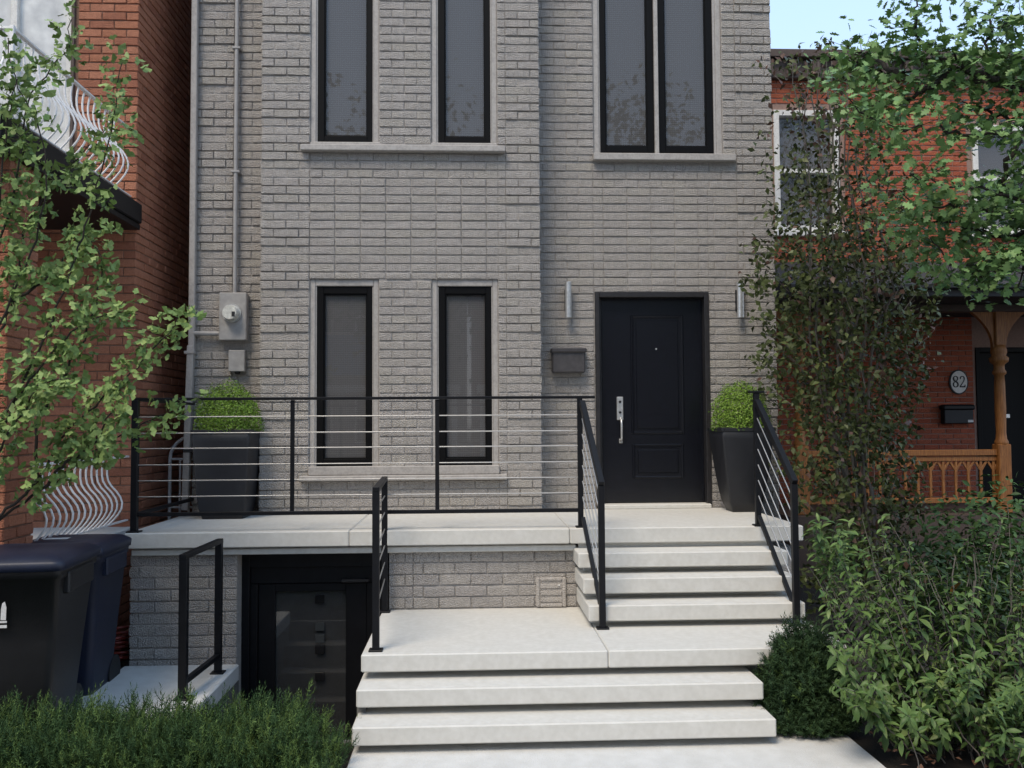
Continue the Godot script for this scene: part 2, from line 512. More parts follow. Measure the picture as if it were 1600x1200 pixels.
func grey_house() -> void:
	var h := thing("grey_house", Vector3(0, 0, 0), "grey painted brick row house with black windows and a black front door", "house")
	var lo_y := -0.3
	var top := 8.2
	var zb := 0.3
	# openings
	var WL := [-1.517, -0.868]
	var WR := [-0.372, 0.258]
	var low := [1.517, 3.325]
	var high := [4.592, 6.95]
	var DW := [1.227, 2.528, 4.624, 6.95]
	var DOOR := [1.219, 2.356, 1.125, 3.248]
	# walls behind the bricks: the joints one sees
	var s := ST()
	wall_with_holes(s, -1.970, 0.655, lo_y, top, zb - 0.0115, 0.16, [[WL[0], WL[1], low[0], low[1]], [WR[0], WR[1], low[0], low[1]], [WL[0], WL[1], high[0], high[1]], [WR[0], WR[1], high[0], high[1]]])
	quad(s, Vector3(-1.970, lo_y, zb - 0.0115), Vector3(-1.970, top, zb - 0.0115), Vector3(-1.970, top, -0.05), Vector3(-1.970, lo_y, -0.05), Vector3.LEFT)
	quad(s, Vector3(0.655, lo_y, zb - 0.0115), Vector3(0.655, top, zb - 0.0115), Vector3(0.655, top, -0.05), Vector3(0.655, lo_y, -0.05), Vector3.RIGHT)
	var bay := obj("bay_wall", s, M.grey_joint, h)
	s = ST()
	wall_with_holes(s, 0.640, 3.028, lo_y, top, -0.0115, 0.2, [DW, DOOR])
	var dwall := obj("door_wall", s, M.grey_joint, h)
	s = ST()
	wall_with_holes(s, -2.675, -1.960, lo_y, top, -0.0115, 0.1, [])
	var wing := obj("side_wall", s, M.grey_joint, h)
	s = ST()
	box(s, Vector3(-2.678, lo_y, -9.0), Vector3(3.031, top - 0.01, -0.215))
	box(s, Vector3(-2.678, lo_y, -0.22), Vector3(-2.55, top - 0.01, -0.018))
	box(s, Vector3(2.9, lo_y, -0.22), Vector3(3.031, top - 0.01, -0.018))
	obj("house_body", s, M.grey_joint, h)
	s = ST()
	box(s, Vector3(-2.74, top, -9.05), Vector3(3.09, top + 0.28, 0.42), 0.01)
	obj("parapet", s, M.grey_paint, h)
	# bricks
	var tones := [Color(1, 1, 1), Color(0.97, 0.97, 0.97), Color(1.04, 1.03, 1.02), Color(0.94, 0.94, 0.945), Color(1.01, 1.0, 0.98), Color(0.98, 0.98, 0.99)]
	var bs := brick_set(STRETCHER - 0.009, COURSE - 0.0105, 0.0032, tones, 100)
	var y_from := 4.29 - 60 * COURSE
	var list := []
	var floor_y := 1.12
	for z in [
		{"x0": -1.975, "x1": WL[0] - 0.002, "y0": floor_y, "y1": top, "quoin": -1, "phase": -1.975},
		{"x0": WR[1] + 0.002, "x1": 0.335, "y0": floor_y, "y1": top, "phase": 0.26},
		{"x0": 0.335, "x1": 0.660, "y0": floor_y, "y1": top, "quoin": 1, "phase": 0.335},
		{"x0": WL[1] + 0.002, "x1": WR[0] - 0.002, "y0": low[0], "y1": low[1], "phase": -0.866},
		{"x0": WL[1] + 0.002, "x1": WR[0] - 0.002, "y0": high[0], "y1": high[1], "phase": -0.866},
		{"x0": -1.519, "x1": 0.260, "y0": floor_y, "y1": 1.434, "phase": -1.40},
		{"x0": -1.519, "x1": 0.260, "y0": low[1] + 0.002, "y1": 4.29, "bond": "stack", "phase": -1.519},
		{"x0": -1.519, "x1": 0.260, "y0": 4.29, "y1": 4.533, "phase": -1.40},
		{"x0": -1.519, "x1": 0.260, "y0": high[1] + 0.002, "y1": top, "bond": "stack", "phase": -1.519},
	]:
		lay(list, z, STRETCHER, COURSE, y_from, 0.0105)
	build_bricks(bay, list, bs, Transform3D(Basis(), Vector3(0, 0, zb)), M.grey_brick, 300)
	# returns of the bay
	list = []
	lay(list, {"x0": -0.296, "x1": -0.004, "y0": floor_y, "y1": top, "phase": -0.296}, STRETCHER, COURSE, y_from, 0.0105)
	build_bricks(bay, list, bs, Transform3D(Basis(Vector3.UP, PI / 2), Vector3(0.662, 0, 0)), M.grey_brick, 0)
	list = []
	lay(list, {"x0": 0.004, "x1": 0.296, "y0": floor_y, "y1": top, "phase": 0.296}, STRETCHER, COURSE, y_from, 0.0105)
	build_bricks(bay, list, bs, Transform3D(Basis(Vector3.UP, -PI / 2), Vector3(-1.977, 0, 0)), M.grey_brick, 0)
	list = []
	for z in [
		{"x0": 0.650, "x1": 1.212, "y0": floor_y, "y1": DW[2] - 0.07, "phase": 0.71},
		{"x0": 1.212, "x1": 1.310, "y0": DOOR[3] + 0.002, "y1": 4.29, "bond": "stack", "phase": 1.31},
		{"x0": 1.310, "x1": 2.264, "y0": DOOR[3] + 0.002, "y1": 4.29, "bond": "stack", "phase": 1.31},
		{"x0": 2.264, "x1": 2.360, "y0": DOOR[3] + 0.002, "y1": 4.29, "bond": "stack", "phase": 1.31},
		{"x0": 2.360, "x1": 2.660, "y0": floor_y, "y1": 4.29, "phase": 2.42},
		{"x0": 1.212, "x1": 2.660, "y0": 4.29, "y1": DW[2] - 0.07, "phase": 1.19},
		{"x0": 0.650, "x1": DW[0] - 0.002, "y0": DW[2] - 0.07, "y1": top, "phase": 0.71},
		{"x0": DW[1] + 0.002, "x1": 2.660, "y0": DW[2] - 0.07, "y1": top, "phase": 2.42},
		{"x0": DW[0], "x1": DW[1], "y0": DW[3] + 0.002, "y1": top, "phase": 1.19},
		{"x0": 2.660, "x1": 3.034, "y0": floor_y - 0.9, "y1": top, "quoin": 1, "phase": 2.72},
	]:
		lay(list, z, STRETCHER, COURSE, y_from, 0.0105)
	build_bricks(dwall, list, bs, Transform3D(), M.grey_brick, 0)
	list = []
	for z in [
		{"x0": -2.682, "x1": -2.310, "y0": lo_y, "y1": top, "quoin": -1, "phase": -2.62},
		{"x0": -2.310, "x1": -1.955, "y0": lo_y, "y1": top, "phase": -2.25},
	]:
		lay(list, z, STRETCHER, COURSE, y_from + 0.012, 0.0105)
	build_bricks(wing, list, bs, Transform3D(), M.grey_brick, 0)
	# windows
	for w in [WL, WR]:
		trim(h, w[0], w[1], low[0], low[1], 0.052, 0.062, zb)
		window(h, w[0] + 0.06, w[1] - 0.05, low[0] + 0.05, low[1] - 0.066, zb - 0.04, M.frame_black, M.screen)
		trim(h, w[0], w[1], high[0], high[1], 0.052, 0.062, zb)
		window(h, w[0] + 0.06, w[1] - 0.05, high[0] + 0.048, high[1] - 0.066, zb - 0.04, M.frame_black, M.screen)
	sill(h, -1.594, 0.331, 1.434, 1.482, zb, 0.075)
	sill(h, -1.520, 0.262, 1.484, 1.566, zb - 0.06, 0.085)
	sill(h, -1.594, 0.330, 4.533, 4.590, zb, 0.075)
	sill(h, -1.517, 0.258, 4.592, 4.638, zb - 0.06, 0.055)
	trim(h, DW[0], DW[1], DW[2], DW[3], 0.058, 0.062, 0.0)
	window(h, 1.287, 1.843, DW[2] + 0.036, DW[3] - 0.066, -0.04, M.frame_black, M.screen)
	window(h, 1.888, 2.444, DW[2] + 0.036, DW[3] - 0.066, -0.04, M.frame_black, M.screen)
	s = ST()
	box(s, Vector3(1.845, DW[2], -0.11), Vector3(1.886, DW[3] - 0.07, -0.012), 0.004)
	box(s, Vector3(2.446, DW[2], -0.11), Vector3(2.469, DW[3] - 0.07, -0.03), 0.003)
	obj("window_mullion", s, M.grey_paint, h)
	sill(h, 1.213, 2.638, 4.553, 4.622, 0.0, 0.07)
	# small holes where fixings were: dark pegs set in the bricks
	front_door(h, DOOR)
func panel(s: SurfaceTool, x0: float, x1: float, y0: float, y1: float, z: float) -> void:
	# a raised moulding and a field
	frame_ring(s, x0, x1, y0, y1, 0.022, z - 0.002, z + 0.012, 0.006)
	frame_ring(s, x0 + 0.02, x1 - 0.02, y0 + 0.02, y1 - 0.02, 0.014, z - 0.002, z + 0.006, 0.004)
	box(s, Vector3(x0 + 0.055, y0 + 0.055, z - 0.002), Vector3(x1 - 0.055, y1 - 0.055, z + 0.009), 0.008)
func front_door(h: Node3D, D: Array) -> void:
	var s := ST()
	# jambs, head and threshold line the opening
	box(s, Vector3(D[0], D[2], -0.2), Vector3(D[0] + 0.045, D[3], 0.012), 0.004)
	box(s, Vector3(D[1] - 0.045, D[2], -0.2), Vector3(D[1], D[3], 0.012), 0.004)
	box(s, Vector3(D[0] + 0.045, D[3] - 0.05, -0.2), Vector3(D[1] - 0.045, D[3], 0.010), 0.004)
	box(s, Vector3(D[0] + 0.045, D[2] + 0.045, -0.19), Vector3(D[0] + 0.075, D[3] - 0.05, -0.075), 0.004)
	obj("door_frame", s, M.jamb, h)
	s = ST()
	box(s, Vector3(D[0] + 0.02, 1.118, -0.19), Vector3(D[1] - 0.02, 1.162, 0.075), 0.008)
	obj("threshold", s, M.stone, h)
	var z := -0.095
	s = ST()
	box(s, Vector3(D[0] + 0.076, 1.170, z - 0.05), Vector3(D[1] - 0.046, D[3] - 0.051, z), 0.003)
	var door := obj("front_door", s, M.door, h)
	s = ST()
	panel(s, 1.585, 2.118, 1.845, 3.03, z)
	obj("door_panel", s, M.door, door)
	s = ST()
	panel(s, 1.592, 2.106, 1.405, 1.745, z)
	obj("door_panel", s, M.door, door)
	s = ST()
	box(s, Vector3(1.44, 1.985, z), Vector3(1.505, 2.215, z + 0.014), 0.004)
	var hd := obj("door_handle", s, M.steel, door)
	s = ST(true)
	tube(s, [Vector3(1.478, 2.0, z + 0.01), Vector3(1.478, 1.985, z + 0.05), Vector3(1.478, 1.95, z + 0.062), Vector3(1.478, 1.82, z + 0.06), Vector3(1.478, 1.785, z + 0.045), Vector3(1.478, 1.775, z)], 0.012, 0.012, 8)
	obj("grip", s, M.steel, hd)
	s = ST()
	box(s, Vector3(1.46, 1.755, z), Vector3(1.496, 1.80, z + 0.012), 0.004)
	obj("grip_foot", s, M.steel, hd)
	for y in [2.165, 2.06]:
		s = ST(true)
		tube(s, [Vector3(1.472, y, z + 0.012), Vector3(1.472, y, z + 0.026)], 0.013, 0.012, 10)
		obj("lock", s, M.black, hd)
	s = ST(true)
	tube(s, [Vector3(1.842, 2.69, z), Vector3(1.842, 2.69, z + 0.014)], 0.011, 0.009, 10)
	obj("peephole", s, M.steel, door)
func wall_things() -> void:
	for x in [0.949, 2.652]:
		var label := "brushed steel cylinder wall lamp between the mailbox wall corner and the front door" if x < 1.5 else "brushed steel cylinder wall lamp beside the columnar tree"
		var t := thing("wall_lamp", Vector3(x, 2.98, 0.0), label, "lamp", "cylinder lamps flanking the front door")
		var s := ST()
		box(s, Vector3(x - 0.03, 3.06, -0.002), Vector3(x + 0.03, 3.27, 0.02), 0.004)
		box(s, Vector3(x - 0.02, 3.12, 0.02), Vector3(x + 0.02, 3.2, 0.05), 0.003)
		obj("bracket", s, M.black_matt, t)
		s = ST(true)
		tube(s, [Vector3(x, 2.985, 0.078), Vector3(x, 3.336, 0.078)], 0.033, 0.033, 20, true)
		obj("cylinder", s, M.steel, t)
	var mb := thing("mailbox", Vector3(0.945, 2.44, 0.0), "dark grey wall mailbox mounted on grey brick beside the front door", "mailbox")
	var s2 := ST()
	box(s2, Vector3(0.785, 2.446, 0.004), Vector3(1.108, 2.655, 0.105), 0.012)
	obj("body", s2, paint(Color(0.075, 0.07, 0.073), 0.5, T.blotch, 3.0), mb)
	s2 = ST()
	box(s2, Vector3(0.772, 2.640, 0.004), Vector3(1.121, 2.688, 0.125), 0.012)
	obj("lid", s2, paint(Color(0.06, 0.056, 0.06), 0.45, T.blotch, 3.0), mb)
	# electricity meter
	var em := thing("electric_meter", Vector3(-2.28, 2.76, 0.0), "grey painted electricity meter box with round glass dial", "meter")
	s2 = ST()
	box(s2, Vector3(-2.412, 2.768, 0.004), Vector3(-2.150, 3.228, 0.10), 0.008)
	obj("box", s2, M.grey_metal, em)
	s2 = ST(true)
	tube(s2, [Vector3(-2.285, 3.026, 0.10), Vector3(-2.285, 3.026, 0.122)], 0.092, 0.090, 24)
	obj("ring", s2, M.steel, em)
	s2 = ST(true)
	tube(s2, [Vector3(-2.285, 3.026, 0.122), Vector3(-2.285, 3.026, 0.18), Vector3(-2.285, 3.026, 0.205)], 0.078, 0.066, 24)
	obj("dial", s2, paint(Color(0.80, 0.80, 0.74), 0.12, T.blotch, 5.0), em)
	s2 = ST()
	box(s2, Vector3(-2.262, 2.985, 0.203), Vector3(-2.232, 3.03, 0.209))
	obj("register", s2, M.black_matt, em)
	s2 = ST(true)
	tube(s2, [Vector3(-2.274, 3.22, 0.05), Vector3(-2.274, 8.0, 0.05)], 0.021, 0.021, 10)
	obj("conduit", s2, M.grey_metal, em)
	for y in [5.62, 4.4]:
		s2 = ST()
		box(s2, Vector3(-2.315, y, 0.006), Vector3(-2.234, y + 0.022, 0.076), 0.004)
		obj("clamp", s2, M.grey_metal, em)
	s2 = ST(true)
	tube(s2, [Vector3(-2.41, 2.838, 0.05), Vector3(-2.66, 2.838, 0.05)], 0.024, 0.024, 10)
	obj("conduit", s2, M.grey_metal, em)
	var jb := thing("junction_box", Vector3(-2.245, 2.45, 0.0), "small grey utility box on brick below the meter", "utility box")
	s2 = ST()
	box(s2, Vector3(-2.325, 2.47, 0.004), Vector3(-2.170, 2.676, 0.075), 0.006)
	obj("box", s2, M.grey_metal, jb)
	s2 = ST(true)
	tube(s2, [Vector3(-2.245, 2.47, 0.04), Vector3(-2.245, 2.445, 0.04)], 0.03, 0.02, 10)
	obj("cable_gland", s2, M.black_matt, jb)
	# downpipe
	var dp := thing("downpipe", Vector3(-2.66, 0.1, 0.05), "grey square downpipe running down the left corner of the grey house", "downpipe")
	s2 = ST()
	box(s2, Vector3(-2.708, 2.66, 0.012), Vector3(-2.650, 8.1, 0.072), 0.006)
	obj("upper_pipe", s2, M.grey_paint, dp)
	s2 = ST()
	bar(s2, Vector3(-2.686, 2.72, 0.045), Vector3(-2.722, 1.15, 0.05), 0.064, 0.064, 0.006, Vector3.BACK)
	obj("lower_pipe", s2, M.grey_paint, dp)
	for y in [2.64, 1.7]:
		s2 = ST()
		box(s2, Vector3(-2.742, y, 0.004), Vector3(-2.645, y + 0.03, 0.086), 0.004)
		obj("strap", s2, M.black_matt if y < 2 else M.grey_paint, dp)
# ---------------------------------------------------------------- porch, steps, railings
func slab(parent: Node3D, called: String, lo: Vector3, hi: Vector3, mat: Material, ch := 0.008) -> void:
	var s := ST()
	box(s, lo, hi, ch)
	obj(called, s, mat, parent)
func porch() -> void:
	var P := 1.12
	var t := thing("porch", Vector3(0, 0, 0.8), "pale stone slab porch on a grey painted brick base", "porch")
	var zf := 1.62
	for j in [[-2.70, -0.966], [-0.963, 0.775], [0.778, 2.66]]:
		slab(t, "slab", Vector3(j[0], P - 0.122, 0.004 if j[0] > 0.0 else -0.05), Vector3(j[1], P, zf), M.stone)
	slab(t, "ledge", Vector3(-2.66, 0.937, 0.3), Vector3(0.83, 0.984, zf - 0.05), M.stone, 0.006)
	slab(t, "bedding", Vector3(-2.62, 0.984, 0.3), Vector3(0.83, 0.998, zf - 0.12), M.stone, 0.0)
	# base walls
	var z := 1.52
	var s := ST()
	box(s, Vector3(-2.676, -0.3, -0.05), Vector3(-1.862, 0.937, z - 0.012))
	var pier := obj("base_pier", s, M.grey_joint, t)
	s = ST()
	box(s, Vector3(-0.66, -0.3, 0.02), Vector3(2.62, 0.937, z - 0.012))
	var base := obj("base_wall", s, M.grey_joint, t)
	var L := 0.254
	var C := 0.0905
	var tones := [Color(1, 1, 1), Color(0.93, 0.93, 0.94), Color(1.06, 1.05, 1.04), Color(0.9, 0.9, 0.92), Color(1.0, 0.99, 0.97)]
	var bs := brick_set(L - 0.009, C - 0.010, 0.003, tones, 300)
	var list := []
	lay(list, {"x0": -2.682, "x1": -2.235, "y0": 0.0, "y1": 0.937, "phase": -2.62, "quoin": -1}, L, C, 0.937 - 12 * C, 0.010)
	lay(list, {"x0": -2.235, "x1": -1.852, "y0": 0.0, "y1": 0.937, "phase": -2.20}, L, C, 0.937 - 12 * C, 0.010)
	build_bricks(pier, list, bs, Transform3D(Basis(), Vector3(0, 0, z)), M.grey_brick, 300)
	list = []
	lay(list, {"x0": -0.663, "x1": -0.47, "y0": 0.43, "y1": 0.937, "phase": -0.66}, L, C, 0.937 - 12 * C, 0.010)
	lay(list, {"x0": -0.47, "x1": 0.836, "y0": 0.43, "y1": 0.937, "phase": -0.39}, L, C, 0.937 - 12 * C, 0.010)
	build_bricks(base, list, bs, Transform3D(Basis(), Vector3(0, 0, z)), M.grey_brick, 300)
	# left return of the base, towards the lane
	list = []
	lay(list, {"x0": 0.0, "x1": 1.5, "y0": 0.0, "y1": 0.937, "phase": 0.1}, L, C, 0.937 - 12 * C, 0.010)
	build_bricks(pier, list, bs, Transform3D(Basis(Vector3.UP, -PI / 2), Vector3(-2.688, 0, 0.02)), M.grey_brick, 80)
	# dryer vent
	var v := thing("vent_cover", Vector3(0.63, 0.49, z), "small grey louvred vent cover low in the porch base wall", "vent")
	s = ST()
	frame_ring(s, 0.512, 0.752, 0.486, 0.722, 0.03, z - 0.004, z + 0.024, 0.008)
	obj("frame", s, M.grey_joint, v)
	s = ST()
	box(s, Vector3(0.538, 0.512, z - 0.004), Vector3(0.726, 0.696, z + 0.012), 0.004)
	obj("flap", s, M.grey_joint, v)
	for k in 3:
		s = ST()
		box(s, Vector3(0.545, 0.525 + k * 0.055, z + 0.011), Vector3(0.718, 0.562 + k * 0.055, z + 0.020), 0.004)
		obj("louvre", s, M.grey_joint, v)
	s = ST(true)
	tube(s, [Vector3(0.695, 0.66, z + 0.018), Vector3(0.695, 0.66, z + 0.03)], 0.008, 0.006, 8)
	obj("screw", s, M.white_print, v)
func stairs() -> void:
	var t := thing("front_steps", Vector3(0.8, 0, 2.4), "wide pale stone front steps with thick overhanging treads and a landing", "steps")
	var r := 0.16
	# upper flight: three treads below the porch
	var zf := [1.877, 2.077, 2.272]
	var xr := [2.44, 2.43, 2.42]
	for k in 3:
		var y := 1.12 - r * (k + 1)
		slab(t, "tread", Vector3(0.812 + k * 0.012, y - 0.114, 1.50), Vector3(xr[k], y, zf[k]), M.stone)
		slab(t, "riser", Vector3(0.87, y - r, 1.49), Vector3(xr[k] - 0.06, y - 0.114, zf[k] - 0.16), M.stone, 0.0)
	slab(t, "riser", Vector3(0.85, 0.96, 1.49), Vector3(2.38, 0.998, 1.56), M.stone, 0.0)
	# landing in two slabs
	slab(t, "landing_slab", Vector3(-0.712, 0.368, 1.508), Vector3(0.877, 0.48, 2.912), M.stone)
	slab(t, "landing_slab", Vector3(0.880, 0.369, 1.508), Vector3(2.47, 0.480, 2.912), M.stone)
	slab(t, "riser", Vector3(-0.66, -0.02, 1.52), Vector3(2.42, 0.368, 2.74), M.stone, 0.0)
	for a in [[0.32, 3.122, 1.826], [0.16, 3.328, 1.834]]:
		slab(t, "tread", Vector3(-0.716, a[0] - 0.109, 2.72), Vector3(a[2], a[0], a[1]), M.stone)
		slab(t, "riser", Vector3(-0.67, a[0] - r - 0.02, 2.70), Vector3(a[2] - 0.05, a[0] - 0.109, a[1] - 0.17), M.stone, 0.0)
func post(parent: Node3D, x: float, z: float, y0: float, y1: float, w := 0.038) -> void:
	var s := ST()
	box(s, Vector3(x - w / 2, y0, z - w / 2), Vector3(x + w / 2, y1, z + w / 2), 0.003)
	var o := obj("post", s, M.black, parent)
	s = ST()
	box(s, Vector3(x - w, y0, z - w * 0.9), Vector3(x + w, y0 + 0.012, z + w * 0.9), 0.003)
	obj("foot_plate", s, M.black, o)
func rail(parent: Node3D, called: String, a: Vector3, b: Vector3, w: float, h: float, mat: Material) -> void:
	var s := ST()
	bar(s, a, b, w, h, 0.003)
	obj(called, s, mat, parent)
func rod(parent: Node3D, a: Vector3, b: Vector3) -> void:
	var s := ST(true)
	tube(s, [a, b], 0.005, 0.005, 8)
	obj("rod", s, M.rod, parent)
func railings() -> void:
	var P := 1.12
	var z := 1.555
	var g := thing("porch_railing", Vector3(-0.9, P, z), "black porch railing with thin steel rods along the slab edge", "railing")
	for x in [-2.645, -1.42, -0.275, 0.872]:
		if x < -2.0:
			post(g, x, z, P, 2.155, 0.05)
		elif x > 0.5:
			post(g, x, z, P, 2.155, 0.042)
		else:
			var s := ST()
			box(s, Vector3(x - 0.016, 1.245, z - 0.01), Vector3(x + 0.016, 2.15, z + 0.01), 0.002)
			obj("baluster", s, M.black, g)
	rail(g, "top_rail", Vector3(-2.67, 2.163, z), Vector3(0.995, 2.163, z), 0.042, 0.022, M.black)
	rail(g, "bottom_rail", Vector3(-2.62, 1.258, z), Vector3(0.85, 1.258, z), 0.03, 0.03, M.black)
	for y in [2.022, 1.894, 1.773, 1.645, 1.521, 1.396]:
		rod(g, Vector3(-2.62, y, z), Vector3(0.86, y, z))
	# return along the lane
	rail(g, "top_rail", Vector3(-2.645, 2.16, z - 0.022), Vector3(-2.645, 2.16, 0.09), 0.036, 0.022, M.black)
	rail(g, "bottom_rail", Vector3(-2.645, 1.258, z - 0.022), Vector3(-2.645, 1.258, 0.09), 0.03, 0.03, M.black)
	# stair railings
	for side in [0, 1]:
		var x0 := 0.885 if side == 0 else 2.305
		var x1 := 0.932 if side == 0 else 2.345
		var label := "black sloping stair railing standing on the slab joint beside the brick base" if side == 0 else "black sloping stair railing next to the small yew bush"
		var t := thing("stair_railing", Vector3(x1, 0.48, 2.29), label, "railing", "railings of the upper flight")
		var za := 1.585
		var zb := 2.29
		if side == 1:
			post(t, x0, za, P, 2.19, 0.042)
			var s := ST()
			box(s, Vector3(x0 - 0.06, 2.19, za - 0.03), Vector3(x0 + 0.06, 2.206, za + 0.03), 0.003)
			obj("post_cap", s, M.black, t)
		post(t, x1, zb, 0.48, 1.50, 0.045)
		var a := Vector3(x0, 2.12, za + 0.022)
		var b := Vector3(x1, 1.51, zb + 0.022)
		rail(t, "handrail", a, b, 0.044, 0.05, M.black)
		rail(t, "bottom_rail", a + Vector3(0, -0.92, 0), b + Vector3(0, -0.92, -0.03), 0.03, 0.032, M.black)
		for k in 6:
			var o := Vector3(0, -0.13 - k * 0.125, -0.01)
			rod(t, a + o, b + o + Vector3(0, 0, -0.02))
	# landing railing beside the basement well
	var lr := thing("landing_railing", Vector3(-0.65, 0.48, 2.2), "black two-post railing on the left edge of the landing above the basement well", "railing")
	post(lr, -0.628, 2.81, 0.48, 1.515, 0.045)
	post(lr, -0.688, 1.60, 0.48, 1.515, 0.045)
	rail(lr, "handrail", Vector3(-0.626, 1.527, 2.835), Vector3(-0.689, 1.527, 1.575), 0.046, 0.03, M.black)
	for k in 6:
		rod(lr, Vector3(-0.629, 1.39 - k * 0.13, 2.80), Vector3(-0.687, 1.39 - k * 0.13, 1.60))
	# railing of the basement well
	var br := thing("well_railing", Vector3(-1.95, 0.08, 2.1), "black angular railing beside the basement well in front of the brick pier", "railing")
	post(br, -1.925, 1.78, 0.08, 1.06, 0.05)
	post(br, -1.985, 2.42, 0.08, 1.035, 0.055)
	rail(br, "handrail", Vector3(-1.987, 1.05, 2.45), Vector3(-1.923, 1.073, 1.755), 0.05, 0.034, M.black)
	rail(br, "bottom_rail", Vector3(-1.983, 0.19, 2.40), Vector3(-1.927, 0.21, 1.80), 0.04, 0.034, M.black)
func basement() -> void:
	# the well, its door and the pale walk beside it
	var t := thing("basement_entrance", Vector3(-1.28, -1.0, 1.2), "dark basement entrance under the porch with a glazed black door", "entrance")
	# a black metal front with a glazed door fills the opening
	var z := 1.30
	var a := on_z(430, 925, z)
	var b := on_z(540, 1085, z)
	b.y = -0.62
	var s := ST()
	box(s, Vector3(-1.862, -1.0, z - 0.06), Vector3(-1.80, 0.936, z + 0.05), 0.004)
	box(s, Vector3(-0.722, -1.0, z - 0.06), Vector3(-0.664, 0.936, z + 0.05), 0.004)
	box(s, Vector3(-1.80, 0.80, z - 0.06), Vector3(-0.722, 0.936, z + 0.048), 0.004)
	obj("frame", s, M.black, t)
	s = ST()
	box(s, Vector3(-1.80, 0.665, z - 0.05), Vector3(-0.722, 0.80, z + 0.01), 0.004)
	box(s, Vector3(-1.80, -1.0, z - 0.05), Vector3(-1.74, 0.665, z + 0.02), 0.004)
	box(s, Vector3(-0.86, -1.0, z - 0.05), Vector3(-0.722, 0.665, z + 0.02), 0.004)
	obj("side_panel", s, M.black, t)
	s = ST()
	box(s, Vector3(-1.738, -0.98, z - 0.05), Vector3(a.x, 0.66, z), 0.004)
	box(s, Vector3(b.x, -0.98, z - 0.05), Vector3(-0.862, 0.66, z), 0.004)
	box(s, Vector3(a.x, a.y, z - 0.05), Vector3(b.x, 0.66, z - 0.001), 0.004)
	box(s, Vector3(a.x, -0.98, z - 0.05), Vector3(b.x, b.y, z - 0.001), 0.004)
	var d := obj("basement_door", s, M.black, t)
	s = ST()
	box(s, Vector3(a.x - 0.01, b.y - 0.01, z - 0.030), Vector3(b.x + 0.01, a.y + 0.01, z - 0.024))
	obj("pane", s, M.glass, d)
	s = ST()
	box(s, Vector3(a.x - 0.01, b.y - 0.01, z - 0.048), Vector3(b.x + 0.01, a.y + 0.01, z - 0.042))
	obj("screen", s, paint(Color(0.03, 0.03, 0.032), 0.7, T.blotch, 2.0), d)  # dark sheet painted in for the unlit room behind the glass
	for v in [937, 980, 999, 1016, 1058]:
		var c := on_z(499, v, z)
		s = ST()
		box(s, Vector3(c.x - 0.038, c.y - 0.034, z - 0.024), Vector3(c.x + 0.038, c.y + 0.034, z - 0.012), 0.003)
		obj("reflection_square", s, paint(Color(0.05, 0.055, 0.058) if v < 1000 and v > 950 else Color(0.012, 0.012, 0.014), 0.15), d)  # reflections in the pane, painted as paler and darker squares
	s = ST()
	box(s, Vector3(-1.06, 0.672, z + 0.01), Vector3(-0.84, 0.70, z + 0.06), 0.004)
	obj("door_closer", s, M.jamb, d)
	# the room behind
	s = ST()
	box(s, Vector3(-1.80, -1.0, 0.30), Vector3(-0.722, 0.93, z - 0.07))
	obj("inner_wall", s, M.shaded_concrete, t)
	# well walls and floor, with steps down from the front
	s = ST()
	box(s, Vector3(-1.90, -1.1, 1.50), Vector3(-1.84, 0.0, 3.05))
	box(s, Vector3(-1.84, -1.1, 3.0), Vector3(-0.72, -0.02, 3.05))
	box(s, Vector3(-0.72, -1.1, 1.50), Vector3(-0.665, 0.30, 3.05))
	obj("well_wall", s, M.shaded_concrete, t)
	slab(t, "well_floor", Vector3(-1.84, -1.1, 0.35), Vector3(-0.72, -1.0, 3.0), M.shaded_concrete, 0.0)
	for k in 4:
		slab(t, "well_step", Vector3(-1.838, -1.0, 2.98 - 0.24 * (k + 1)), Vector3(-0.722, -0.2 - 0.2 * k, 2.98 - 0.24 * k - 0.001), M.shaded_concrete, 0.006)
	var w := thing("well_walk", Vector3(-2.3, 0, 2.3), "pale concrete walk between the bins and the basement well", "walkway")
	slab(w, "walk_slab", Vector3(-2.72, -0.05, 1.525), Vector3(-1.832, 0.08, 3.02), M.concrete, 0.01)
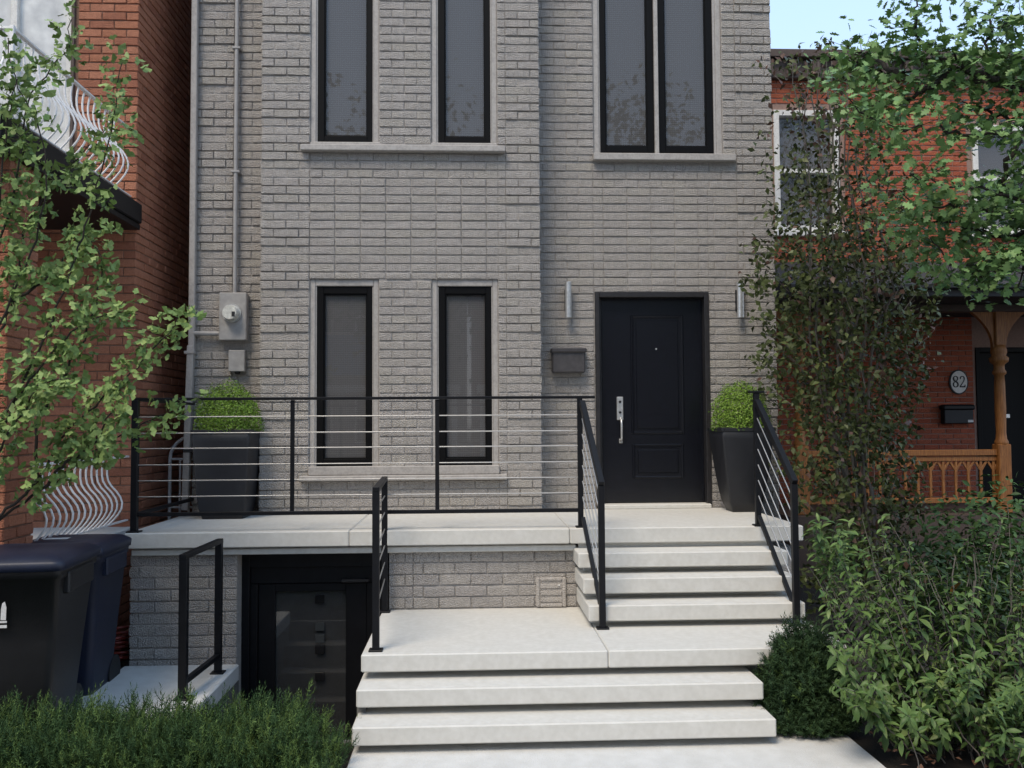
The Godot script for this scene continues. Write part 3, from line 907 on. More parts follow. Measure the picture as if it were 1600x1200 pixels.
func planter(called: String, at: Vector3, w0: float, w1: float, h: float, bow: float, ball: Vector3, label: String, blabel: String, sd: int) -> void:
	var t := thing(called, at, label, "planter", "black planters on the porch")
	var s := ST(true)
	var rings := []
	for k in 9:
		var f := k / 8.0
		var hw := lerpf(w0, w1, pow(f, bow)) / 2.0
		rings.append(round_rect(at + Vector3(0, f * h, 0), hw, hw, 0.02, 0.0, 2))
	loft(s, rings)
	obj("pot", s, M.planter, t)
	s = ST()
	frame_xz(s, at + Vector3(0, h, 0), w1 / 2 + 0.004, 0.03, 0.025)
	obj("rim", s, M.planter, t)
	s = ST()
	sheet(s, at.x - w1 / 2 + 0.025, at.x + w1 / 2 - 0.025, at.z - w1 / 2 + 0.025, at.z + w1 / 2 - 0.025, at.y + h + 0.004)
	obj("soil", s, M.soil, t)
	var r := RandomNumberGenerator.new()
	r.seed = sd
	var c := at + Vector3(0, h + 0.09, 0)
	var bx := thing("boxwood_ball", at + Vector3(0, h, 0), blabel, "shrub", "clipped boxwood balls in the planters")
	var xfs := []
	var cols := []
	for i in 16000:
		var d := Vector3(r.randfn(), r.randfn(), r.randfn()).normalized()
		if d.y < -0.28: continue
		var q := pow(r.randf(), 0.22)
		var p := c + d * ball * Vector3(0.5, 0.78, 0.5) * q * (1.0 + 0.05 * sin(d.x * 9 + d.y * 7) + 0.04 * r.randfn())
		xfs.append(Transform3D(leaf_basis(d + Vector3(r.randfn(), r.randfn() + 0.6, r.randfn()) * 0.55, r).scaled(Vector3.ONE * r.randf_range(0.7, 1.3)), p))
		cols.append(Color(0.13, 0.245, 0.028).lerp(Color(0.20, 0.31, 0.045), r.randf()) * r.randf_range(0.7, 1.15))
	cloud(bx, "foliage", leaf_oval(0.019, 0.011), xfs, cols, M.leaf)
	var st := ST(true)
	for k in 7:
		var a := TAU * k / 7
		tube(st, [at + Vector3(cos(a) * 0.02, h - 0.02, sin(a) * 0.02), c + Vector3(cos(a) * ball.x * 0.3, ball.y * 0.2, sin(a) * ball.z * 0.3)], 0.007, 0.003, 5)
	obj("stem", st, M.twig, bx)
func frame_xz(s: SurfaceTool, c: Vector3, hw: float, w: float, h: float) -> void:
	box(s, c + Vector3(-hw, -h, -hw), c + Vector3(-hw + w, 0.012, hw), 0.004)
	box(s, c + Vector3(hw - w, -h, -hw), c + Vector3(hw, 0.012, hw), 0.004)
	box(s, c + Vector3(-hw + w, -h, -hw), c + Vector3(hw - w, 0.010, -hw + w), 0.004)
	box(s, c + Vector3(-hw + w, -h, hw - w), c + Vector3(hw - w, 0.010, hw), 0.004)
# ---------------------------------------------------------------- leaves: each lies in x/y with its stalk at the origin, tip along +y, face to +z
func leaf_basis(n: Vector3, r: RandomNumberGenerator) -> Basis:
	# a leaf whose face looks along n, turned at will
	var z := n.normalized()
	if z.length() < 0.5: z = Vector3.UP
	var t := Vector3(r.randfn(), r.randfn(), r.randfn())
	var y := (t - z * t.dot(z)).normalized()
	return Basis(y.cross(z), y, z)
func leaf_hang(n: Vector3, tip: Vector3) -> Basis:
	var y := tip.normalized()
	var z := (n - y * n.dot(y)).normalized()
	return Basis(y.cross(z), y, z)
func fan(outline: Array, centre: Vector3, tone = null) -> ArrayMesh:
	var s := ST(true)
	if tone != null: s.set_color(tone)
	for i in outline.size() - 1:
		tri(s, centre, outline[i], outline[i + 1], Vector3.BACK)
	s.generate_normals()
	return s.commit()
func leaf_oval(l: float, w: float, tone = null) -> ArrayMesh:
	return fan([Vector3(0, 0, 0), Vector3(w / 2, l * 0.45, w * 0.14), Vector3(0, l, -0.08 * l), Vector3(-w / 2, l * 0.45, w * 0.14), Vector3(0, 0, 0)], Vector3(0, l * 0.45, 0), tone)
func leaf_lance(l: float, w: float, droop: float, tone = null) -> ArrayMesh:
	var s := ST(true)
	if tone != null: s.set_color(tone)
	var n := 5
	var mid := []
	var le := []
	var ri := []
	for i in n + 1:
		var f := float(i) / n
		var ww: float = w / 2 * [0.05, 0.62, 0.95, 1.0, 0.66, 0.0][i]
		var p := Vector3(0, l * f * (1.0 - 0.12 * droop * f), -droop * l * f * f * 0.5)
		mid.append(p)
		le.append(p + Vector3(-ww, 0, ww * 0.35))
		ri.append(p + Vector3(ww, 0, ww * 0.35))
	for i in n:
		quad(s, mid[i], ri[i], ri[i + 1], mid[i + 1], Vector3.BACK)
		quad(s, le[i], mid[i], mid[i + 1], le[i + 1], Vector3.BACK)
	s.generate_normals()
	return s.commit()
func leaf_fan(l: float, w: float, tone = null) -> ArrayMesh:
	# ginkgo: a slim stalk, then a fan with a notch
	var o := []
	for k in 9:
		var a := lerpf(-1.05, 1.05, k / 8.0)
		var q := l * (0.80 if k == 4 else 1.0 - 0.05 * absf(sin(k * 2.4)))
		o.append(Vector3(sin(a) * q * w / l * 0.62, l * 0.32 + cos(a) * (q - l * 0.32) * 0.95, 0.05 * l * sin(k * 1.7)))
	var s := ST(true)
	if tone != null: s.set_color(tone)
	var c := Vector3(0, l * 0.34, 0)
	for i in 8:
		tri(s, c, o[i], o[i + 1], Vector3.BACK)
	tri(s, Vector3(-0.0015, 0, 0), Vector3(0.0015, 0, 0), c, Vector3.BACK)
	s.generate_normals()
	return s.commit()
func leaf_oak(l: float, w: float, tone = null) -> ArrayMesh:
	var half := [[0.0, 0.0], [0.06, 0.14], [0.26, 0.20], [0.16, 0.33], [0.46, 0.44], [0.22, 0.56], [0.44, 0.72], [0.18, 0.78], [0.14, 0.92], [0.0, 1.0]]
	var o := []
	for p in half: o.append(Vector3(p[0] * w, p[1] * l, 0.10 * p[0] * w - 0.1 * l * p[1] * p[1]))
	for i in range(half.size() - 2, -1, -1): o.append(Vector3(-half[i][0] * w, half[i][1] * l, 0.10 * half[i][0] * w - 0.1 * l * half[i][1] * half[i][1]))
	var s := ST(true)
	if tone != null: s.set_color(tone)
	for i in range(1, half.size() - 1):
		var m0 := Vector3(0, half[i][1] * l, -0.1 * l * half[i][1] * half[i][1])
		var m1 := Vector3(0, half[i + 1][1] * l, -0.1 * l * half[i + 1][1] * half[i + 1][1])
		quad(s, m0, o[i], o[i + 1], m1, Vector3.BACK)
		quad(s, m0, m1, o[o.size() - 2 - i], o[o.size() - 1 - i], Vector3.BACK)
	s.generate_normals()
	return s.commit()
func yew_sprig(l: float, sd: int) -> ArrayMesh:
	# a shoot with side shoots, flat needles all round
	var r := RandomNumberGenerator.new()
	r.seed = sd
	var s := ST()
	var shoots := [[Vector3.ZERO, Vector3(0, 1, 0), l]]
	for k in 4:
		var a := k * 1.9 + r.randf()
		shoots.append([Vector3(0, l * (0.12 + 0.17 * k), 0), Vector3(cos(a) * 0.75, 0.8, sin(a) * 0.75).normalized(), l * (0.62 - 0.09 * k)])
	for sh in shoots:
		var d: Vector3 = sh[1]
		s.set_color(Color(0.9, 0.8, 0.6))
		var x := d.cross(Vector3(0.3, 0.2, 0.9)).normalized()
		tri(s, sh[0] - x * 0.0018, sh[0] + x * 0.0018, sh[0] + d * sh[2], Vector3.BACK)
		var n := int(sh[2] / 0.0042)
		for i in n:
			var f := float(i) / n
			var out := (x.rotated(d, i * 2.4 + r.randf() * 0.6) + d * lerpf(0.35, 0.8, f)).normalized()
			var nl := lerpf(0.026, 0.016, f) * r.randf_range(0.8, 1.15)
			var p: Vector3 = sh[0] + d * sh[2] * f
			var side := out.cross(d).normalized() * 0.0024
			var v := r.randf_range(0.75, 1.2)
			s.set_color(Color(v, v, v))
			tri(s, p - side, p + side, p + out * nl, Vector3.UP)
	s.generate_normals()
	return s.commit()
func cloud(parent: Node3D, called: String, mesh: Mesh, xfs: Array, cols: Array, mat: Material) -> void:
	if xfs.is_empty(): return
	var mm := MultiMesh.new()
	mm.transform_format = MultiMesh.TRANSFORM_3D
	mm.use_colors = true
	mm.mesh = mesh
	mm.instance_count = xfs.size()
	var at := base_of(parent)
	for i in xfs.size():
		var x: Transform3D = xfs[i]
		x.origin -= at
		mm.set_instance_transform(i, x)
		mm.set_instance_color(i, cols[i])
	var o := MultiMeshInstance3D.new()
	o.multimesh = mm
	o.material_override = mat
	o.name = numbered(parent, called)
	parent.add_child(o)
	o.set_meta("kind", "stuff")
func leaves(parent: Node3D, maker: Callable, xfs: Array, cols: Array, mat: Material, singles: int) -> void:
	# the leaves that show largest are parts, the rest one mass
	var order := []
	for i in xfs.size():
		var p: Vector3 = xfs[i].origin
		var q := seen_at(p)
		var inside := q.x > 4 and q.x < 1596 and q.y > 4 and q.y < 1196
		order.append([(p - EYE).length() + (0.0 if inside else 50.0), i])
	order.sort_custom(func(a, b): return a[0] < b[0])
	var tones := []
	var kinds := []
	var at := base_of(parent)
	for k in 8:
		var c: Color = cols[order[mini(k * 17, order.size() - 1)][1]]
		kinds.append(maker.call(c))
		tones.append(c)
	var rx := []
	var rc := []
	for n in order.size():
		var i: int = order[n][1]
		if n < singles:
			var best := 0
			var bd := 9.0
			for k in 8:
				var dd := absf(tones[k].r - cols[i].r) + absf(tones[k].g - cols[i].g)
				if dd < bd:
					bd = dd
					best = k
			var x: Transform3D = xfs[i]
			put("leaf", kinds[best], mat, parent, Transform3D(x.basis, x.origin - at))
		else:
			rx.append(xfs[i])
			rc.append(cols[i])
	cloud(parent, "foliage", maker.call(null), rx, rc, mat)
func wiggle(pts: Array, r: RandomNumberGenerator, amount: float, steps := 4) -> Array:
	var c := Curve3D.new()
	for i in pts.size():
		var t: Vector3 = (pts[mini(i + 1, pts.size() - 1)] - pts[maxi(i - 1, 0)]) / 6.0
		c.add_point(pts[i], -t, t)
	var out := []
	var n := maxi(2, pts.size() * steps)
	for i in n + 1:
		out.append(c.sample_baked(c.get_baked_length() * i / n) + Vector3(r.randfn(), r.randfn(), r.randfn()) * amount * (0.0 if i == 0 else 1.0))
	return out

# ---------------------------------------------------------------- the plants themselves
func ginkgo() -> void:
	var r := RandomNumberGenerator.new()
	r.seed = 5
	var root := on_z(-70, 900, 3.0)
	root.y = 0.0
	var t := thing("ginkgo_tree", root, "young ginkgo tree with fan-shaped green leaves in front of the orange brick porch", "tree")
	var wood := ST(true)
	var fork := on_z(-60, 850, 3.0)
	tube(wood, [root, fork.lerp(root, 0.5) + Vector3(0.02, 0, 0.01), fork], 0.035, 0.026, 8)
	var lines := [
		[[-60, 850], [0, 806], [60, 752], [92, 690], [140, 640], [200, 588], [245, 540], [286, 488]],
		[[-60, 850], [70, 762], [150, 702], [225, 662], [282, 636]],
		[[-60, 850], [-30, 720], [30, 610], [80, 500], [112, 420], [140, 330], [165, 240], [182, 160], [190, 96]],
		[[-60, 850], [-40, 620], [15, 470], [55, 380], [72, 290], [62, 200], [25, 130], [12, 60]],
		[[-40, 620], [-20, 440], [15, 330], [34, 230], [46, 150], [108, 70], [112, 30]],
		[[-30, 720], [50, 590], [110, 520], [165, 490], [215, 490]],
		[[60, 752], [60, 660], [110, 570], [150, 480], [160, 400], [140, 370]],
		[[-40, 620], [0, 520], [30, 430], [40, 350], [110, 260], [180, 185]],
		[[70, 762], [105, 720], [150, 690], [170, 650], [190, 615]],
		[[-60, 850], [-20, 760], [10, 680], [40, 640], [60, 600], [110, 590]],
		[[-20, 440], [0, 300], [10, 190], [30, 120]],
		[[15, 470], [70, 440], [120, 380], [155, 360]],
	]
	var xfs := []
	var cols := []
	var n := 0
	for ln in lines:
		var pts := []
		var dz: float = r.randf_range(-0.35, 0.35)
		for i in ln.size():
			pts.append(on_z(ln[i][0], ln[i][1], 3.0 + dz * i / (ln.size() - 1.0)))
		if n == 0: pass
		var path := wiggle(pts, r, 0.006, 5)
		tube(wood, path, 0.011, 0.003, 5)
		n += 1
		for i in range(int(path.size() * 0.32), path.size()):
			var p: Vector3 = path[i]
			var thick := 1.0
			for k in 3:
				# short spurs, each with a tuft of leaves
				var q := p + Vector3(r.randfn(), r.randfn(), r.randfn()) * 0.055
				for m in 3 + r.randi() % 3:
					var tip := Vector3(r.randfn(), r.randfn() - 0.25, r.randfn()).normalized()
					var nrm := Vector3(r.randfn() * 0.6, 0.5 + r.randfn() * 0.5, 0.7 + r.randfn() * 0.5)
					var sc := r.randf_range(0.6, 1.15) * thick
					xfs.append(Transform3D(leaf_hang(nrm, tip).scaled(Vector3.ONE * sc), q))
					var c := Color(0.13, 0.215, 0.062).lerp(Color(0.24, 0.33, 0.105), r.randf())
					cols.append(c * r.randf_range(0.75, 1.15))
	obj("branch", wood, M.bark, t)
	leaves(t, func(c): return leaf_fan(0.072, 0.074, c), xfs, cols, M.leaf, 300)
func oak() -> void:
	var r := RandomNumberGenerator.new()
	r.seed = 9
	var z := 2.6
	var root := on_z(1760, 400, z)
	root.y = 0.0
	var t := thing("oak_tree", root, "oak with lobed bright green leaves reaching in front of the red brick house", "tree")
	var wood := ST(true)
	var top := on_z(1730, 200, z)
	tube(wood, [root, root.lerp(top, 0.5) + Vector3(0.05, 0, 0), top, top + Vector3(-0.05, 1.6, 0)], 0.11, 0.04, 10)
	var lines := [
		[[1735, 300], [1660, 240], [1590, 213], [1510, 208], [1440, 200], [1370, 188], [1325, 150]],
		[[1732, 220], [1640, 160], [1560, 124], [1480, 116], [1400, 112], [1345, 112], [1312, 128]],
		[[1732, 220], [1640, 150], [1548, 130], [1542, 60], [1556, 8], [1590, -40]],
		[[1560, 124], [1480, 100], [1440, 62], [1432, 20], [1440, -25]],
		[[1740, 420], [1640, 350], [1580, 336], [1500, 322], [1440, 325], [1405, 300]],
		[[1740, 420], [1640, 360], [1580, 400], [1535, 432], [1480, 405], [1455, 365]],
		[[1725, 100], [1640, 60], [1600, 30], [1550, 45]],
		[[1590, 213], [1565, 290], [1545, 345], [1500, 380]],
		[[1640, 360], [1600, 420], [1590, 450]],
		[[1480, 116], [1430, 150], [1380, 160], [1340, 180]],
		[[1640, 160], [1600, 190], [1560, 180], [1500, 160]],
		[[1640, 350], [1610, 290], [1590, 262]],
		[[1400, 112], [1360, 90], [1340, 84]],
		[[1540, 130], [1500, 100], [1480, 80]],
		[[1725, 100], [1650, 100], [1600, 95], [1565, 85]],
		[[1740, 420], [1640, 330], [1560, 300], [1480, 290], [1420, 270]],
		[[1640, 360], [1560, 370], [1500, 350], [1450, 345], [1400, 320]],
		[[1640, 360], [1600, 385], [1560, 410], [1510, 420]],
	]
	var xfs := []
	var cols := []
	for ln in lines:
		var pts := []
		var dz: float = r.randf_range(-0.55, 0.45)
		for i in ln.size(): pts.append(on_z(ln[i][0], ln[i][1], z + dz * i / (ln.size() - 1.0)))
		var path := wiggle(pts, r, 0.012, 5)
		tube(wood, path, 0.022, 0.004, 6)
		for i in range(int(path.size() * 0.35), path.size()):
			for k in 6:
				var q: Vector3 = path[i] + Vector3(r.randfn() * 0.12, r.randfn() * 0.085, r.randfn() * 0.14)
				if r.randf() < 0.2: tube(wood, [path[i], q], 0.003, 0.0015, 3, false)
				for m in 3:
					var tip := Vector3(r.randfn(), r.randfn() * 0.6 - 0.35, r.randfn() + 0.2).normalized()
					var nrm := Vector3(r.randfn() * 0.5, 0.9 + r.randfn() * 0.4, 0.4 + r.randfn() * 0.5)
					xfs.append(Transform3D(leaf_hang(nrm, tip).scaled(Vector3.ONE * r.randf_range(0.6, 1.15)), q + Vector3(r.randfn(), r.randfn(), r.randfn()) * 0.025))
					cols.append(Color(0.10, 0.195, 0.065).lerp(Color(0.20, 0.31, 0.11), r.randf()) * r.randf_range(0.75, 1.2))
	# the rest of the crown, above and to the right
	for k in 26:
		var c := Vector3(r.randf_range(4.4, 8.6), r.randf_range(4.6, 8.6), r.randf_range(0.6, 5.6))
		if seen_at(c).x < 1690 and seen_at(c).y > -90: continue
		tube(wood, wiggle([top + Vector3(0, r.randf_range(-0.3, 1.4), 0), top.lerp(c, 0.5) + Vector3(0, 0.2, 0), c], r, 0.02, 3), 0.03, 0.006, 5)
		for m in 260:
			var q := c + Vector3(r.randfn() * 0.5, r.randfn() * 0.3, r.randfn() * 0.5)
			if seen_at(q).x < 1620 and seen_at(q).y > -20: continue
			xfs.append(Transform3D(leaf_hang(Vector3(r.randfn() * 0.5, 1, r.randfn() * 0.5), Vector3(r.randfn(), -0.3, r.randfn())).scaled(Vector3.ONE * 1.1), q))
			cols.append(Color(0.10, 0.195, 0.065).lerp(Color(0.20, 0.31, 0.11), r.randf()))
	obj("trunk", wood, M.bark, t)
	leaves(t, func(c): return leaf_oak(0.084, 0.070, c), xfs, cols, M.leaf, 300)
func columnar_tree() -> void:
	var r := RandomNumberGenerator.new()
	r.seed = 21
	var z0 := 0.75
	var foot := Vector3(3.42, 0.0, z0)
	var t := thing("columnar_tree", foot, "tall narrow olive and brown leaved tree at the right corner of the grey house", "tree")
	# silhouette in the photograph: v, left u, right u, how full
	var prof := [[62, 1258, 1325, 0.16], [95, 1200, 1400, 0.42], [140, 1190, 1420, 0.42], [200, 1192, 1420, 0.5], [260, 1205, 1405, 0.62], [330, 1195, 1425, 0.8], [400, 1180, 1460, 0.95], [470, 1176, 1484, 1.0], [540, 1186, 1462, 0.92], [620, 1200, 1436, 0.85], [700, 1225, 1436, 0.82], [780, 1245, 1440, 0.85], [880, 1260, 1445, 0.9], [960, 1270, 1440, 0.8]]
	var wood := ST(true)
	var stems := []
	for k in 11:
		var f := (k + 0.5) / 11.0
		var path := []
		for i in range(prof.size() - 1, 0, -1):
			var p: Array = prof[i]
			var u := lerpf(p[1] + 40, p[2] - 40, 0.5 + (f - 0.5) * lerpf(1.0, 0.35, i / (prof.size() - 1.0)))
			path.append(on_z(u + r.randfn() * 5, p[0], z0 + sin(k * 2.1) * 0.32 * (1.0 - i / float(prof.size()))))
		path.push_front(foot + Vector3(r.randfn() * 0.06, 0, r.randfn() * 0.06))
		var w := wiggle(path, r, 0.012, 2)
		tube(wood, w, 0.017, 0.005, 5)
		stems.append(w)
	var gap := FastNoiseLite.new()
	gap.seed = 4
	gap.frequency = 2.4
	var xfs := []
	var cols := []
	for i in prof.size() - 1:
		var a: Array = prof[i]
		var b: Array = prof[i + 1]
		var area: float = (b[0] - a[0]) * ((a[2] - a[1]) + (b[2] - b[1])) / 2.0
		var want := int(area / 6.8)
		for n in want:
			var f := r.randf()
			var full := lerpf(a[3], b[3], f)
			var v := lerpf(a[0], b[0], f)
			var g := r.randf()
			var lu := lerpf(a[1], b[1], f)
			var ru := lerpf(a[2], b[2], f)
			var edge := sin(v * 0.11) * 13.0 + sin(v * 0.037 + 2.0) * 12.0 + r.randfn() * 9.0
			var u := lerpf(lu + edge, ru - edge * 0.7, g)
			var rim := minf(g, 1.0 - g)
			if r.randf() > full: continue
			if rim < 0.16 and r.randf() < 0.5: continue
			var half := 0.55 * sqrt(maxf(0.0, 1.0 - pow(2 * g - 1, 2))) + 0.05
			var p := on_z(u, v, z0 + r.randf_range(-half, half))
			if p.z < 0.06 and p.x < 3.1: p.z = 0.06 + r.randf() * 0.3
			if gap.get_noise_3d(p.x * 1.3, p.y * 0.8, p.z * 1.3) < -0.02 - 0.22 * (full - 0.6): continue
			if p.y < 0.05: continue
			if r.randf() < 0.02: tube(wood, [p + Vector3((3.42 - p.x) * 0.25, -0.16, 0.0), p], 0.004, 0.0015, 3, false)
			xfs.append(Transform3D(leaf_basis(Vector3(r.randfn(), 0.7 + r.randfn() * 0.7, 0.35 + r.randfn()), r).scaled(Vector3.ONE * r.randf_range(0.65, 1.25)), p))
			var brown := clampf((0.6 if v < 230 and u < 1350 else 0.06) + gap.get_noise_3d(p.x * 0.7 + 9, p.y * 0.7, p.z) * 0.9, 0.02, 0.9)
			var c := Color(0.048, 0.064, 0.022).lerp(Color(0.085, 0.105, 0.034), r.randf())
			if r.randf() < brown * 0.6: c = Color(0.075, 0.043, 0.032).lerp(Color(0.13, 0.074, 0.054), r.randf())
			cols.append(c * r.randf_range(0.7, 1.15))
	obj("trunk", wood, M.twig, t)
	leaves(t, func(c): return leaf_oval(0.066, 0.040, c), xfs, cols, M.leaf_gloss, 300)
func right_shrub() -> void:
	var r := RandomNumberGenerator.new()
	r.seed = 33
	var foot := Vector3(3.0, 0.0, 3.35)
	var t := thing("broadleaf_shrub", foot, "big leafy shrub with drooping pointed green leaves beside the stone path", "shrub")
	var wood := ST(true)
	var xfs := []
	var cols := []
	# outline of the top: u, v
	var topline := [[1238, 905], [1262, 842], [1300, 826], [1345, 800], [1385, 800], [1420, 838], [1455, 868], [1490, 858], [1525, 818], [1560, 782], [1600, 800], [1700, 830]]
	var crest := func(u: float) -> float:
		for i in topline.size() - 1:
			if u >= topline[i][0] and u <= topline[i + 1][0]:
				return lerpf(topline[i][1], topline[i + 1][1], (u - topline[i][0]) / (topline[i + 1][0] - topline[i][0]))
		return 900.0
	var tint := func() -> Color:
		var c := Color(0.052, 0.105, 0.030).lerp(Color(0.125, 0.195, 0.055), r.randf())
		if r.randf() < 0.08: c = Color(0.18, 0.245, 0.085)
		if r.randf() < 0.006: c = Color(0.30, 0.15, 0.04)
		return c * r.randf_range(0.7, 1.15)
	# upright sprays: a thin stem with leaves along its upper part
	for k in 150:
		var u := r.randf_range(1244, 1690)
		var top: float = crest.call(u)
		var v := top - 12.0 + pow(r.randf(), 1.25) * 330.0
		if u < 1246.0 + maxf(0.0, v - 930.0) * 0.28: continue
		var tip := on_z(u, v, lerpf(3.0, 3.8, clampf((v - 800.0) / 330.0, 0, 1)) + r.randfn() * 0.2)
		var root := Vector3(lerpf(foot.x, tip.x, 0.45) + r.randfn() * 0.1, 0.0, foot.z + r.randfn() * 0.2)
		if tip.y < 0.3: continue
		var bend := root.lerp(tip, 0.55) + Vector3(r.randfn() * 0.05, 0.05, r.randfn() * 0.05)
		var path := wiggle([root, bend, tip], r, 0.008, 5)
		tube(wood, path, 0.0045, 0.0015, 4, false)
		var span := root.distance_to(tip)
		var n := int(span * 0.86 * 44.0)
		var vig := r.randf_range(0.5, 1.2)
		for m in n:
			var f := 0.14 + 0.86 * (m + r.randf()) / n
			var at := f * (path.size() - 1)
			var p: Vector3 = path[int(at)].lerp(path[mini(int(at) + 1, path.size() - 1)], at - int(at))
			var d: Vector3 = (path[mini(int(at) + 1, path.size() - 1)] - path[maxi(int(at) - 1, 0)]).normalized()
			var side := d.cross(Vector3(0.3, 0.1, 0.9)).normalized().rotated(d, m * 2.4 + r.randf())
			var way := (side + d * lerpf(0.2, 0.9, pow(f, 3.0)) + Vector3(r.randfn() * 0.2, -0.35 + r.randfn() * 0.25, r.randfn() * 0.2)).normalized()
			xfs.append(Transform3D(leaf_hang(d + Vector3(r.randfn() * 0.4, 0.6, r.randfn() * 0.4), way).scaled(Vector3.ONE * vig * r.randf_range(0.6, 1.15) * (1.0 - 0.35 * pow(f, 6.0))), p))
			cols.append(tint.call())
	# a few sprays that lean over the end of the porch slab
	for k in 16:
		var p := on_z(r.randf_range(1252, 1325), r.randf_range(790, 880), 2.85 + r.randf_range(-0.2, 0.2))
		var d := Vector3(-0.35 + r.randfn() * 0.2, 0.9, 0.2 + r.randfn() * 0.2).normalized()
		tube(wood, wiggle([Vector3(2.95 + r.randfn() * 0.1, 0.0, 3.1), p - d * 0.35, p], r, 0.006, 4), 0.005, 0.0015, 4, false)
		for m in 16:
			var f := m / 16.0
			var side := d.cross(Vector3(0.3, 0.1, 0.9)).normalized().rotated(d, m * 2.4 + r.randf())
			var way := (side + d * lerpf(0.2, 0.9, f) + Vector3(r.randfn() * 0.2, -0.3 + r.randfn() * 0.25, r.randfn() * 0.2)).normalized()
			xfs.append(Transform3D(leaf_hang(d + Vector3(r.randfn() * 0.4, 0.6, r.randfn() * 0.4), way).scaled(Vector3.ONE * r.randf_range(0.6, 1.0)), p + d * 0.32 * (f - 1.0)))
			cols.append(tint.call())
	# low leafy shoots that hide the feet of the stems
	for k in 260:
		var p := Vector3(r.randf_range(2.42, 4.3), r.randf_range(0.06, 0.55), r.randf_range(3.35, 4.25))
		if p.x < 2.42 + (p.z - 3.35) * 0.35 + maxf(0.0, 0.25 - p.y) * 0.8: continue
		var d := Vector3(r.randfn() * 0.4, 0.8, 0.4 + r.randfn() * 0.3).normalized()
		var vig := r.randf_range(0.55, 0.95)
		for m in 11:
			var f := m / 11.0
			var side := d.cross(Vector3(0.3, 0.1, 0.9)).normalized().rotated(d, m * 2.4 + r.randf())
			var way := (side + d * lerpf(0.2, 0.9, f) + Vector3(r.randfn() * 0.2, -0.3 + r.randfn() * 0.25, r.randfn() * 0.2)).normalized()
			xfs.append(Transform3D(leaf_hang(d + Vector3(r.randfn() * 0.4, 0.6, r.randfn() * 0.4), way).scaled(Vector3.ONE * vig * r.randf_range(0.6, 1.1)), p + d * 0.16 * (f - 0.6)))
			cols.append(tint.call())
	for k in 14:
		var e := foot + Vector3(r.randf_range(-0.7, 1.0), r.randf_range(0.5, 1.2), r.randf_range(-0.3, 0.4))
		tube(wood, wiggle([foot + Vector3(r.randfn() * 0.12, 0, r.randfn() * 0.1), foot.lerp(e, 0.5) + Vector3(0, 0.06, 0), e], r, 0.01, 3), 0.012, 0.004, 5)
	obj("stem", wood, M.twig, t)
	leaves(t, func(c): return leaf_lance(0.102, 0.033, 0.75, c), xfs, cols, M.leaf_gloss, 300)
func yew(called: String, label: String, centre: Vector3, half: Vector3, count: int, sd: int, group := "") -> void:
	# upright needled shoots over a dark core of older wood
	var r := RandomNumberGenerator.new()
	r.seed = sd
	var t := thing(called, Vector3(centre.x, 0, centre.z), label, "hedge" if half.x > 0.6 else "shrub", group)
	var xfs := []
	var cols := []
	var hum := FastNoiseLite.new()
	hum.seed = sd
	hum.frequency = 1.6
	for i in count:
		var g := Vector3(r.randf_range(-1, 1), pow(r.randf(), 0.7), r.randf_range(-1, 1))
		if half.x < 0.6 and Vector2(g.x, g.z).length() > 1.0: continue
		var h := half.y * (1.0 + 0.16 * hum.get_noise_2d((centre.x + g.x * half.x) * 3.0, g.z) + 0.08 * hum.get_noise_2d(g.x * half.x * 14.0, 7.0))
		if half.x < 0.6: h *= sqrt(maxf(0.05, 1.0 - pow(Vector2(g.x, g.z).length(), 3.0)))
		var bulge := 1.0 - 0.25 * pow(g.y, 3.0)
		var p := Vector3(centre.x + g.x * half.x * bulge, maxf(0.01, g.y * h - 0.12), centre.z + g.z * half.z * bulge)
		var lean := Vector3(g.x * (0.28 if half.x < 0.6 else 0.1), 1.15, g.z * 0.5) + Vector3(r.randfn(), r.randfn() * 0.4, r.randfn()) * 0.26
		var y := lean.normalized()
		var x := y.cross(Vector3(0.2, 0.1, 1)).normalized()
		var sc := r.randf_range(0.75, 1.3)
		if r.randf() < 0.07 and g.y > 0.6: sc = r.randf_range(1.4, 1.8)
		xfs.append(Transform3D(Basis(x, y, x.cross(y)).scaled_local((Vector3(0.75, 1.2, 0.75) if half.x > 0.6 else Vector3(1.05, 0.9, 1.05)) * sc).rotated(y, r.randf() * TAU), p))
		var c := (Color(0.024, 0.056, 0.019) if half.x > 0.6 else Color(0.018, 0.042, 0.016)).lerp(Color(0.048, 0.095, 0.028) if half.x > 0.6 else Color(0.036, 0.072, 0.024), r.randf())
		if r.randf() < (0.28 if half.x > 0.6 else 0.04): c = Color(0.095, 0.155, 0.04)
		cols.append(c)
	cloud(t, "foliage", yew_sprig(0.13, sd + 1), xfs, cols, M.needle)
	var wood := ST(true)
	var n := int(maxf(5, half.x * 14))
	for k in n:
		var x := lerpf(-0.85, 0.85, (k + 0.5) / n) * half.x
		var b := Vector3(centre.x + x, 0, centre.z + r.randfn() * half.z * 0.2)
		tube(wood, [b, b + Vector3(r.randfn() * 0.05, half.y * 0.5, r.randfn() * 0.06), b + Vector3(-x * 0.4, half.y * 0.62, r.randfn() * 0.05)], 0.012, 0.004, 5)
	obj("stem", wood, M.bark, t)
